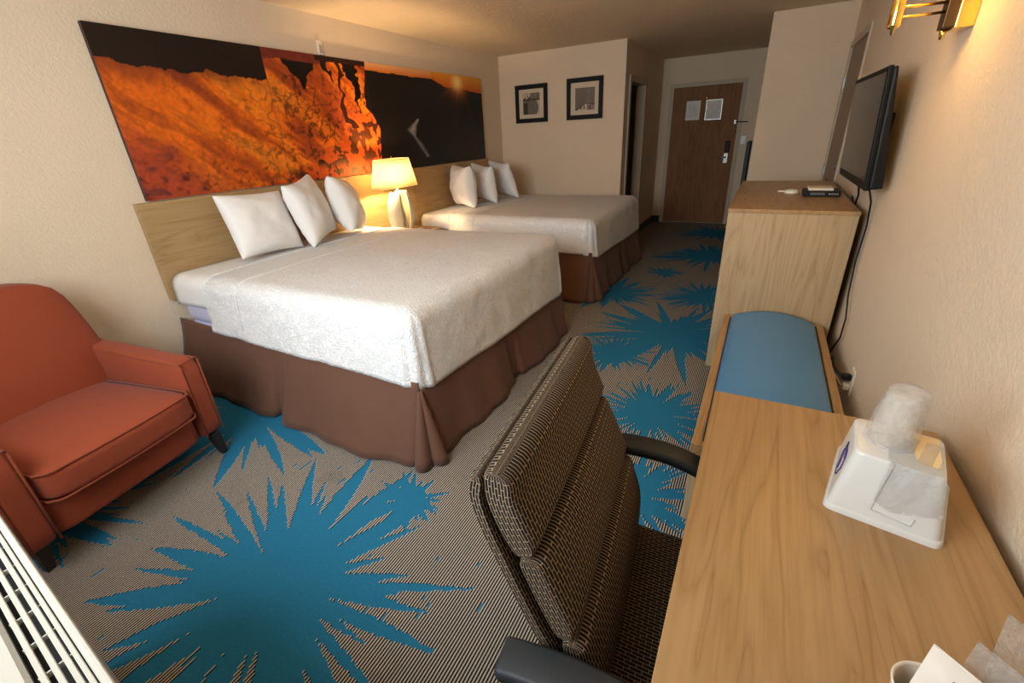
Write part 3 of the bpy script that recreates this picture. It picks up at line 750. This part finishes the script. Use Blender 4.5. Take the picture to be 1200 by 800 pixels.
for r0 in range(2):
    ya = Y0+.03+r0*.75; yb = ya+.74
    for z0_ in (.08, .395, .71):
        d_ = box('drawer', X0+.006, X0+.034, ya+.003, yb-.003, z0_, z0_+.295, OAKV, dk, .002, 1)
        tube('handle', [(X0+.006, (ya+yb)/2-.07, z0_+.16), (X0-.02, (ya+yb)/2-.07, z0_+.16), (X0-.02, (ya+yb)/2+.07, z0_+.16), (X0+.006, (ya+yb)/2+.07, z0_+.16)], .005, CHROME, d_)
BLUE = P('blue_vinyl', (.075, .225, .43), .42, 0, .45); a = N(BLUE); a.bump(a.noise(a.coord(), 380, 2), .08, .001)
bn = thing('luggage_bench', (3.5, 2.2, 0), 'low oak luggage bench with blue padded top between desk and dresser', 'bench')
bx0, bx1, by0, by1, bz = 3.2466, 3.775, 1.5214, 2.9655, .389
boxes('rim', [(bx0, bx0+.035, by0, by1, bz-.12, bz), (bx1-.035, bx1, by0, by1, bz-.12, bz), (bx0+.035, bx1-.035, by0, by0+.03, bz-.12, bz), (bx0+.035, bx1-.035, by1-.03, by1, bz-.12, bz)], DK, bn, .002)
box('deck', bx0+.03, bx1-.03, by0+.02, by1-.02, bz-.11, bz-.02, DK, bn, 0)
box('end_panel', bx0+.004, bx1-.004, by0+.003, by0+.028, 0, bz-.12, OAKV, bn, .0015, 1); box('end_panel', bx0+.004, bx1-.004, by1-.03, by1-.004, 0, bz-.12, OAKV, bn, .0015, 1)
def cu(u, v):
    x = bx0+.036+(bx1-bx0-.072)*u; y = by0+.035+(by1-by0-.065)*v
    e = min(1, min(u, 1-u)*26)**.5*min(1, min(v, 1-v)*60)**.5
    return (x, y, bz-.02+(.035+.055*max(0,math.sin(math.pi*u))**.8)*e)
grid('cushion', 40, 60, cu, BLUE, bn)
ds = thing('desk', (3.56, .6, 0), 'long oak laminate desk along the right wall in the foreground', 'desk')
dx0, dx1, dy1, dz = 3.3018, 3.8246, 1.3164, .75; dy0 = -.28
box('desktop', dx0, dx1, dy0, dy1, dz-.028, dz, DK, ds, .0015, 1)
box('side_panel', dx0+.02, dx1-.01, dy1-.03, dy1-.006, 0, dz-.028, OAKV, ds, .0015, 1); box('side_panel', dx0+.02, dx1-.01, dy0+.006, dy0+.03, 0, dz-.028, OAKV, ds, .0015, 1)
box('modesty_panel', dx1-.04, dx1-.022, dy0+.03, dy1-.03, .3, dz-.028, OAKV, ds, .001, 1)

# ---------------------------------------------------------------- things on the dresser
rb = thing('cable_box', (3.68, 3.7, Z), 'black cable box on the dresser with a paper card on it', 'receiver')
box('case', 3.575, 3.775, 3.53, 3.72, Z, Z+.035, BLACK, rb, .004); box('display', 3.61, 3.69, 3.526, 3.531, Z+.012, Z+.026, P('grey_display', (.12, .13, .14), .2), rb, .001)
for q_ in range(4): box('button', 3.71+.014*q_, 3.72+.014*q_, 3.526, 3.531, Z+.014, Z+.022, CHROME, rb, .001)
cd = thing('folded_card', (3.66, 3.65, Z+.035), 'cream card lying on top of the black cable box', 'card')
box('card', 3.60, 3.735, 3.56, 3.70, Z+.0352, Z+.050, P('cream_card', (.80, .70, .54), .6), cd, .002)
box('fold', 3.60, 3.735, 3.70, 3.704, Z+.0352, Z+.046, PAPER, cd, .001)
pk = thing('white_puck', (3.505, 3.70, Z), 'small round white plastic puck lying on the dresser top', 'detector')
lathe('shell', [(.042, 0), (.048, .008), (.045, .018), (.025, .026), (0, .028)], (3.515, 3.70, Z), P('puck_cream', (.78, .74, .62), .4), pk, 28); tube('cord_stub', [(3.48, 3.71, Z+.012), (3.435, 3.735, Z+.008)], .006, CREAMP, pk)

# ---------------------------------------------------------------- television
w_, h_ = .862, .503; tc = Vector((3.73, 3.093, 1.4275)); yaw, tilt = -.013, .055
Wd = Vector((math.sin(yaw), math.cos(yaw), 0)); Nn = Vector((-math.cos(yaw), math.sin(yaw), 0)); Ud = Vector((0, 0, 1))*math.cos(tilt)+Nn*math.sin(tilt); Nn2 = Wd.cross(Ud)
if Nn2.x > 0: Nn2 = -Nn2
tv = thing('television', (3.73, 3.093, 1.4275), 'black flat-screen television wall-mounted above the dresser', 'television')
def tvbox(name, u0, u1, v0, v1, n0, n1, mat, parent, bev=.003, tap=0):
    bm = bmesh.new(); cube_bm(bm, u0, u1, v0, v1, n0, n1, bev, 2)
    for v in bm.verts:
        k = 1-tap*(n1-v.co.z)/(n1-n0) if tap else 1
        v.co = tc + Wd*v.co.x*k + Ud*v.co.y*k + Nn2*v.co.z
    return bmo(name, bm, mat, parent)
tvbox('bezel', -w_/2, w_/2, -h_/2, h_/2, -.018, 0, GLOSSB, tv, .004)
tvbox('screen', -w_/2+.022, w_/2-.022, -h_/2+.04, h_/2-.022, .0003, .0012, SCREEN, tv, 0)
tvb = tvbox('back_shell', -w_/2+.004, w_/2-.004, -h_/2+.003, h_/2-.005, -.050, -.016, BLACK, tv, .012, .0)
for v_ in tvb.data.vertices:
    loc_ = v_.co+ROOT[tv.name]-tc; a_, b_, c_ = loc_.dot(Wd), loc_.dot(Ud), loc_.dot(Nn2)
    if c_ < -.03:
        c_ = -.034-.036*(.5-b_/h_); a_ *= .985
        v_.co = tc+Wd*a_+Ud*b_+Nn2*c_-ROOT[tv.name]
box('wall_bracket', 3.785, W, 3.05, 3.2, 1.36, 1.5, BLACK, tv, .004)
tc_ = thing('power_cable', (3.83, 3.0, .3), 'black cables hanging down the right wall behind the dresser from the television', 'cable')
tube('cable', [(3.80, 2.86, 1.165), (3.825, 2.88, 1.10), (3.838, 2.90, .98), (3.838, 2.93, .78), (3.835, 2.86, .62), (3.835, 2.76, .52), (3.838, 2.78, .40), (3.838, 2.9, .28), (3.83, 2.95, .2)], .0045, BLACK, tc_, 6)
tube('cable', [(3.80, 3.2, 1.165), (3.83, 3.3, 1.08), (3.838, 3.4, 1.0), (3.83, 3.5, 1.05)], .005, BLACK, tc_, 6)

# ---------------------------------------------------------------- outlet with plugs
ol = thing('wall_outlet', (W, 2.37, .30), 'cream wall outlet with plugs low on right wall behind bench', 'outlet')
box('plate', W-.007, W, 2.325, 2.40, .285, .41, CREAMP, ol, .003)
pg = box('plug', W-.045, W-.007, 2.345, 2.375, .355, .385, BLACK, ol, .006); tube('cord', [(W-.045, 2.36, .37), (W-.07, 2.45, .375), (W-.055, 2.60, .36), (W-.03, 2.8, .25)], .006, BLACK, pg, 6)
pg2 = box('plug', W-.035, W-.007, 2.345, 2.375, .305, .335, CREAMP, ol, .005); tube('cord', [(W-.035, 2.36, .32), (W-.06, 2.46, .33), (W-.055, 2.6, .30), (W-.03, 2.75, .15)], .005, CREAMP, pg2, 6)

# ---------------------------------------------------------------- brass wall sconce (its shade is above the frame)
sc = thing('wall_sconce', (W, 2.28, 1.73), 'polished brass swing-arm wall sconce at the top right', 'sconce')
box('back_plate', W-.05, W-.001, 2.235, 2.325, 1.738, 2.0, BRASS, sc, .003); box('dark_bracket', W-.075, W-.045, 2.27, 2.34, 1.745, 1.98, P('bronze_bracket', (.06, .035, .015), .4, .6), sc, .003)
tube('pivot_screw', [(W-.062, 2.305, 1.715), (W-.062, 2.305, 1.748)], [.006, .012], BRASS, sc)
tube('arm', [(W-.06, 2.30, 1.795), (3.635, 2.16, 1.775)], .0045, BRASS, sc, 10); tube('arm', [(W-.06, 2.30, 1.822), (3.635, 2.16, 1.803)], .0045, BRASS, sc, 10)
lathe('stem_tube', [(.004, -.02), (.006, -.004), (.017, 0), (.019, .006), (.019, .12), (.015, .125), (.015, .14)], (3.63, 2.15, 1.748), BRASS, sc, 24)
sh2 = lathe('lamp_shade', [(.13, 1.87), (.09, 2.10)], (3.63, 2.15, 0), SHADE, sc, 32); 
me = sh2.data; bm = bmesh.new(); bm.from_mesh(me); bmesh.ops.delete(bm, geom=[f for f in bm.faces if len(f.verts) > 4], context='FACES_ONLY'); bm.to_mesh(me); bm.free()

# ---------------------------------------------------------------- office chair
oc = thing('office_chair', (3.03, .725, 0), 'woven brown office chair with black arms tucked under the desk', 'chair', rz=0)
ROOT[oc.name] = Vector((3.03, .725, 0))
yc, hw = .725, .275
SL = -.10   # x shift per metre of y
def chx(x, y): return x + SL*(y-.45)
# back profile (x at near side y=.45, z)
shell = [(2.992, 1.005), (2.982, .955), (2.998, .888), (3.026, .818), (3.055, .750), (3.085, .683), (3.118, .620), (3.145, .54), (3.155, .46)]
def prof(pl, t):
    k = t*(len(pl)-1); i = min(int(k), len(pl)-2); f = k-i
    p0, p1 = pl[max(i-1, 0)], pl[i]; p2 = pl[i+1]; p3 = pl[min(i+2, len(pl)-1)]
    cr = lambda a_, b_, c_, d_: .5*((2*b_)+(-a_+c_)*f+(2*a_-5*b_+4*c_-d_)*f*f+(-a_+3*b_-3*c_+d_)*f**3)
    return cr(p0[0], p1[0], p2[0], p3[0]), cr(p0[1], p1[1], p2[1], p3[1])
def slab(name, pl, thick, y0, y1, parent, bulge=.0, rnd=.02, up=False):
    """padded slab following a profile in x-z, extruded along y with rounded edges; UVs in metres"""
    # build closed cross-section loops for each y station
    n = 26; L = 0; cs = []
    for i in range(n+1):
        x, z = prof(pl, i/n); cs.append(Vector((x, 0, z)))
    # tangents/normals (normal pointing +x side)
    sec = []
    for i in range(n+1):
        t_ = (cs[min(i+1, n)]-cs[max(i-1, 0)]).normalized(); nr = Vector((-t_.z, 0, t_.x)); nr = nr if (nr.z > 0 if up else nr.x > 0) else -nr
        sec.append((cs[i], nr))
    lens = [0]
    for i in range(n): lens.append(lens[-1]+(cs[i+1]-cs[i]).length)
    TL = lens[-1]; V = []; U = []; F = []
    ny = 24
    yst = [0, .004, .012, .024]+list(np.linspace(.04, (y1-y0)-.04, ny))+[(y1-y0)-.024, (y1-y0)-.012, (y1-y0)-.004, (y1-y0)]
    for yy in yst:
        ed = min(yy, (y1-y0)-yy); e = math.sqrt(max(0, 1-(1-min(1, ed/rnd))**2)) if ed < rnd else 1
        mid = 1-(2*yy/(y1-y0)-1)**2
        loop = []
        front = []; back = []
        for i in range(n+1):
            s_ = lens[i]; ee = min(s_, TL-s_); e2 = math.sqrt(max(0, 1-(1-min(1, ee/rnd))**2))
            half = thick/2*(.72+.28*e)*(.35+.65*e2)
            c_, nr = sec[i]
            ctr = c_+nr*(thick/2); cshift = (1-e)*rnd*.35
            y_ = y0+yy
            pf = ctr+nr*(half+bulge*max(0,mid)**.5*max(0,math.sin(math.pi*s_/TL))**.6*e2); pb = ctr-nr*half
            front.append((Vector((chx(pf.x, y_), y_, pf.z)), s_)); back.append((Vector((chx(pb.x, y_), y_, pb.z)), s_))
        vy = yy-(1-e)*thick*.25
        for p_, s_ in front: V.append(p_); U.append((s_+(-1 if s_ < TL/2 else 1)*(1-e2)*thick*.45, vy))
        for p_, s_ in reversed(back): V.append(p_); U.append((s_, vy+.5))
    M_ = 2*(n+1)
    for j in range(len(yst)-1):
        for i in range(M_):
            a_, b_ = j*M_+i, j*M_+(i+1) % M_; F.append((a_, b_, b_+M_, a_+M_))
    # end caps with their own UVs (dashes running down the side)
    for (j, flip) in ((0, False), (len(yst)-1, True)):
        base_ = len(V); yy = yst[j]
        for i in range(M_):
            q_ = V[j*M_+i]; V.append(q_); i2 = i if i <= n else M_-1-i; U.append((lens[i2], 0 if i > n else thick))
        for i in range(n):
            f = (base_+i, base_+i+1, base_+M_-2-i, base_+M_-1-i); F.append(f[::-1] if flip else f)
    o = mk(name, V, F, WEAVE, parent, True, U)
    return o
slab('back_shell', shell, .028, .45, 1.005, oc, 0, .02)
pad1 = [(3.008, 1.012), (3.010, .955), (3.028, .90), (3.058, .842)]
pad2 = [(3.062, .838), (3.076, .80), (3.102, .74), (3.132, .678)]
pad3 = [(3.142, .674), (3.150, .63), (3.168, .57), (3.175, .50)]
slab('back_pad', pad1, .058, .455, 1.0, oc, .016, .022)
slab('back_pad', pad2, .050, .455, 1.0, oc, .018, .020)
slab('back_pad', pad3, .046, .455, 1.0, oc, .018, .018)
seat = [(3.13, .475), (3.22, .462), (3.35, .462), (3.50, .468), (3.60, .455), (3.635, .425)]
o = slab('seat_cushion', [(x, z-.075) for x, z in seat], .075, .44, .985, oc, .010, .03, up=True)
box('seat_pan', 3.12, 3.56, .50, .93, .36, .395, BLACK, oc, .01)
SLATE = P('armrest_plastic', (.018, .021, .024), .55, 0, .35)
def armrest(y, near):
    pts = [(3.055, y, .655), (3.09, y, .668), (3.16, y, .685), (3.24, y, .690), (3.30, y, .685), (3.38, y, .66), (3.43, y, .61), (3.45, y, .52), (3.44, y, .42), (3.38, y, .375)]
    V = []; F = []; hwid = .034
    P3 = [Vector(p) for p in pts]
    # resample
    Q = []
    for i in range(len(P3)-1):
        for k in range(4):
            f = k/4; p0, p1, p2, p3 = P3[max(i-1, 0)], P3[i], P3[i+1], P3[min(i+2, len(P3)-1)]
            Q.append(.5*((2*p1)+(p2-p0)*f+(2*p0-5*p1+4*p2-p3)*f*f+(3*p1-p0-3*p2+p3)*f**3))
    Q.append(P3[-1])
    for i, p in enumerate(Q):
        t_ = (Q[min(i+1, len(Q)-1)]-Q[max(i-1, 0)]).normalized(); nr = Vector((-t_.z, 0, t_.x))
        nr = nr if nr.z > 0 or (abs(nr.z) < .3 and nr.x > 0) else -nr
        if i > len(Q)*.65 and nr.x < 0: nr = -nr
        k = 1 if i < len(Q)*.62 else .7
        for a_ in range(12):
            an = 2*math.pi*a_/12; cy = math.copysign(abs(math.cos(an))**.4, math.cos(an)); cz = math.copysign(abs(math.sin(an))**.4, math.sin(an))
            V.append(p+Vector((0, 1, 0))*cy*hwid*k+nr*cz*.015*k)
    for i in range(len(Q)-1):
        for a_ in range(12):
            c0, c1 = i*12+a_, i*12+(a_+1) % 12; F.append((c0, c1, c1+12, c0+12))
    F.append(tuple(range(11, -1, -1))); F.append(tuple((len(Q)-1)*12+k for k in range(12)))
    V = [Vector((chx(v.x, v.y)+(.0 if near else 0), v.y, v.z)) for v in V]
    return mk('armrest', V, F, SLATE, oc, True)
armrest(.398, True); armrest(1.035, False)
lathe('gas_column', [(.028, .10), (.028, .22), (.018, .23), (.018, .36)], (3.33, .72, 0), BLACK, oc, 16)
for k in range(5):
    an = 2*math.pi*k/5+.3; ex, ey = 3.33+.27*math.cos(an), .72+.27*math.sin(an)
    lg = tube('base_leg', [(3.33, .72, .11), ((3.33+ex)/2, (.72+ey)/2, .10), (ex, ey, .07)], [.03, .024, .016], BLACK, oc, 8)
    lathe('caster', [(0, -.024), (.024, -.018), (.026, 0), (.024, .018), (0, .024)], (ex, ey, .026), BLACK, lg, 14)

# ---------------------------------------------------------------- ice tray with wrapped cup, and near cups
CLEAR = P('clear_film', (.62, .62, .61), .07, 0, .9, Alpha=.34)
CLEAR2 = P('cloudy_cup_wrap', (.86, .84, .80), .10, 0, .8, Alpha=.30)
a = N(CLEAR); a.bump(a.noise(a.coord(), 70, 3, .55, 2.0), 1.0, .012); a = N(CLEAR2); a.bump(a.noise(a.coord(), 75, 3, .55, 2.0), 1.0, .012)
it = thing('ice_bucket', (3.68, 1.04, .75), 'white plastic ice bucket turned upside down on the desk', 'ice bucket')
A = [Vector(p) for p in ((3.551, .915, .75), (3.731, .879, .75), (3.790, 1.085, .75), (3.602, 1.150, .75))]
hh = .135
T4 = [Vector((3.578, .942, .75+hh)), Vector((3.712, .904, .75+hh)), Vector((3.742, 1.052, .75+hh)), Vector((3.594, 1.080, .75+hh))]
def taper(name, lo, hi, mat, parent, rad=.018, seg=6, nlev=8, cap=True):
    rings = []
    for k in range(nlev+1):
        f = k/nlev; c4 = [lo[i].lerp(hi[i], f) for i in range(4)]; ring = []
        inset = 0; zoff = 0
        for i in range(4):
            p = c4[i]; a_ = (c4[i-1]-p); b_ = (c4[(i+1) % 4]-p); la, lb = a_.length, b_.length; a_.normalize(); b_.normalize()
            for s_ in range(seg+1):
                t_ = s_/seg; q0 = p+a_*rad; q2 = p+b_*rad; ring.append(q0*(1-t_)**2+p*2*t_*(1-t_)+q2*t_*t_)
        rings.append(ring)
    # rounded top edge
    ctr = sum(rings[-1], Vector())/len(rings[-1]); top = rings[-1]; rr = .007
    for an in (30, 60, 90):
        rings.append([v+(ctr-v).normalized()*rr*(1-math.cos(R(an)))+Vector((0, 0, rr*math.sin(R(an)))) for v in top])
    V = [v for r in rings for v in r]; M_ = len(top); F = []
    for j in range(len(rings)-1):
        for i in range(M_): a_, b_ = j*M_+i, j*M_+(i+1) % M_; F.append((a_, b_, b_+M_, a_+M_))
    if cap: F.append(tuple((len(rings)-1)*M_+i for i in range(M_)))
    return mk(name, V, F, mat, parent, True)
taper('body', [p+Vector((0, 0, .004)) for p in A], [p-Vector((0, 0, .007)) for p in T4], WHITEP, it)
cen = sum(A, Vector())/4
taper('rim', [cen+(p-cen)*1.035 for p in A], [cen+(p-cen)*1.025+Vector((0, 0, .006)) for p in A], WHITEP, it, .02, 6, 2)
# recessed step lines on near face
nf = (T4[0]-A[0]).normalized(); fx = (A[1]-A[0]).normalized(); fnrm = fx.cross(nf).normalized()
if fnrm.y > 0: fnrm = -fnrm
def onface(u, v, off=.0015): 
    p = A[0].lerp(A[1], u).lerp(T4[0].lerp(T4[1], u), v); return tuple(p+fnrm*off)
tube('embossed_line', [onface(.44, 1.0), onface(.38, .22), onface(.74, .20), onface(.76, .30)], .0022, WHITEP, it, 6)
# crest on left face
lf0, lf1, lt0, lt1 = A[0], A[3], T4[0], T4[3]; lnm = (A[3]-A[0]).normalized().cross((T4[0]-A[0]).normalized()).normalized()
if lnm.x > 0: lnm = -lnm
def onleft(u, v): p = lf0.lerp(lf1, u).lerp(lt0.lerp(lt1, u), v); return tuple(p+lnm*.0008)
INK = P('navy_ink', (.04, .035, .16), .5)
o = tube('emblem', [onleft(.36+.18*math.sin(t_)*(1.0 if math.cos(t_) < .2 else .8), .50-.24*math.cos(t_)) for t_ in np.linspace(0, 2*math.pi, 20)], .0014, INK, it, 5)
tube('emblem', [onleft(.36, .34), onleft(.50, .62), onleft(.50, .78), onleft(.28, .62)], .0014, INK, it, 5)
# wrapped cup on the bucket
topz = .75+hh
cp = thing('wrapped_cup', (3.648, 1.0, topz), 'clear wrapped plastic cup standing upside down on the ice bucket', 'cup')
cc = (3.642, 1.005)
lathe('cup', [(.036, .003), (.037, .006), (.035, .012), (.027, .104), (.024, .108), (0, .108)], (cc[0], cc[1], topz), P('cloudy_cup', (.80, .74, .64), .3, Alpha=.40), cp, 28)
def wrap(u, v):
    an = 2*math.pi*u; z = .002+.128*v
    rad = (.044-.012*v)*(1+.10*(float(fbm(math.cos(an)*2+5, math.sin(an)*2+v*5, 3, 41))-.5)*2)
    if v > .86: rad *= math.sqrt(max(.0, 1-((v-.86)/.14)**2))
    return (cc[0]+rad*math.cos(an)+.006*v, cc[1]+rad*math.sin(an), topz+z)
grid('wrapper', 40, 24, wrap, CLEAR2, cp)
# film sleeve lying on top and hanging over the near face
fm = thing('plastic_bag', (3.68, .95, topz), 'clear plastic liner bag draped over front of the ice bucket', 'bag')
def filmf(u, v):
    uu = .38+.60*u
    if v < .5:
        f = v/.5; p = T4[3].lerp(T4[2], uu).lerp(T4[0].lerp(T4[1], uu), .25+.75*f); q_ = (p.x, p.y, topz+.0035+.002*math.sin(u*17+v*9))
    else:
        f = (v-.5)/.5; p = Vector(onface(uu, 1-.62*f, .004+.005*f+.003*math.sin(u*13+f*5))); q_ = tuple(p+Vector((0, 0, .003*(1-f)-.01*f*math.sin(u*5))))
    return q_
grid('film', 26, 28, filmf, CLEAR, fm)
pp = thing('paper_slip', (3.70, 1.0, topz), 'cream paper slip lying on ice bucket beside the wrapped cup', 'paper')
mk('slip', [tuple(T4[3].lerp(T4[2], u).lerp(T4[0].lerp(T4[1], u), v)+Vector((0, 0, z))) for (u, v) in ((.60, .08), (.93, .08), (.95, .80), (.70, .80)) for z in (.0012, .0024)],
   [(0, 2, 4, 6), (7, 5, 3, 1), (0, 1, 3, 2), (2, 3, 5, 4), (4, 5, 7, 6), (6, 7, 1, 0)], P('manila_paper', (.80, .60, .32), .7), pp)

# near right corner: cup with sachets
c2 = thing('paper_cup', (3.60, .49, .75), 'cream paper cup at the bottom right edge of the desk', 'cup')
prof_ = [(.026, 0), (.030, .02), (.038, .090), (.040, .093), (.038, .095), (.036, .090), (.029, .02), (0, .015)]
lathe('wall', prof_, (3.613, .503, .75), P('cream_paper_cup', (.78, .68, .55), .5), c2, 36)
def sachet(name, p00, p10, p01, label, cat, mat, seed, printf=None, group=None, thick=.006):
    o = thing(name, tuple(p00), label, cat, group)
    p00, p10, p01 = Vector(p00), Vector(p10), Vector(p01); ex, ey = p10-p00, p01-p00; nr = ex.cross(ey).normalized()
    V = []; F = []; n = 20
    for sd in (1, -1):
        for i in range(n):
            for j in range(n):
                u, v = i/(n-1), j/(n-1); b_ = max(0, math.sin(math.pi*u)*math.sin(math.pi*v))**.5
                d = sd*(thick/2*b_+.0006)+.006*(float(fbm(u*5+seed, v*5, 3, seed))-.5)*b_
                V.append(p00+ex*u+ey*v+nr*d)
    for sd in (0, 1):
        for i in range(n-1):
            for j in range(n-1): a_ = sd*n*n+i*n+j; f = (a_, a_+n, a_+n+1, a_+1); F.append(f if sd == 0 else f[::-1])
    mk('packet', V, F, mat, o, True)
    e_ = thick*.5
    tube('sealed_edge', [tuple(p10), tuple(p10+ey)], .0016, mat, o, 5); tube('sealed_edge', [tuple(p00), tuple(p10)], .0014, mat, o, 5)
    return o, p00, ex, ey, nr
o, p00, ex, ey, nr = sachet('condiment_packet', (3.619, .555, .87), (3.678, .506, .868), (3.580, .487, .815), 'white printed packet with a red mark standing in the paper cup', 'packet', P('white_packet', (.74, .71, .66), .35), 51)
RED = P('red_print', (.42, .02, .05), .5)
sgn = 1 if nr.z > 0 else -1
mk('red_mark', [tuple(p00+ex*u+ey*v+nr*sgn*.0062) for (u, v) in ((.40, .22), (.56, .25), (.52, .36), (.36, .34))], [(0, 1, 2, 3)], RED, o)
sachet('clear_wrapper', (3.669, .583, .87), (3.724, .530, .868), (3.622, .505, .825), 'clear plastic wrapper with shiny sealed edge behind the white packet', 'wrapper', CLEAR, 53)
sachet('clear_wrapper', (3.715, .644, .872), (3.785, .60, .86), (3.672, .55, .83), 'crumpled shiny clear wrapper at far right of the cup', 'wrapper', CLEAR, 57)

# ---------------------------------------------------------------- window air unit in the lower left corner
ptz = .80
pt = thing('air_conditioner', (2.2, 0, 0), 'white slotted air conditioner grille under the window, bottom left corner', 'air conditioner', rz=0)
ROOT[pt.name] = Vector((2.2, 0, 0))
ACM = P('ac_cream_plastic', (.40, .38, .33), .5, 0, .25)
slope = (.051-.102)/(2.621-1.991)
def fy(x): return .102+slope*(x-1.991)
def acbar(name, x0, x1, o0, o1, z0, z1, mat, parent, bev=.002):
    bm = bmesh.new(); cube_bm(bm, x0, x1, o0, o1, z0, z1, bev, 1)
    for v in bm.verts: v.co.y += fy(v.co.x)
    return bmo(name, bm, mat, parent)
xa, xb = 1.72, 2.86
acbar('front_panel', xa, xb, -.012, 0, .02, ptz-.001, ACM, pt, .004)
acbar('top_edge', xa, xb, -.0075, -.0005, ptz-.004, ptz+.003, ACM, pt, .0015)
acbar('inner_edge', xa, xb, -.020, -.0135, ptz-.006, ptz-.001, ACM, pt, .001)
acbar('body', xa+.01, xb-.01, -.30, -.02, .05, ptz-.06, P('ac_dark_inside', (.03, .03, .03), .7), pt, 0)
for i, o0 in enumerate((-.0305, -.0445, -.0585)):
    acbar('slat', xa, xb, o0, o0+.0075, ptz-.012, ptz-.003, ACM, pt, .001)
x_ = xa
while x_ < xb:
    acbar('divider', x_, x_+.0025, -.060, -.014, ptz-.016, ptz-.006, ACM, pt, 0); x_ += .078
acbar('back_cover', xa, xb, -.30, -.0655, ptz-.03, ptz-.004, ACM, pt, .006)
for sx_ in (xa, xb-.012): acbar('end_panel', sx_, sx_+.012, -.30, -.012, .02, ptz-.005, ACM, pt, .002)
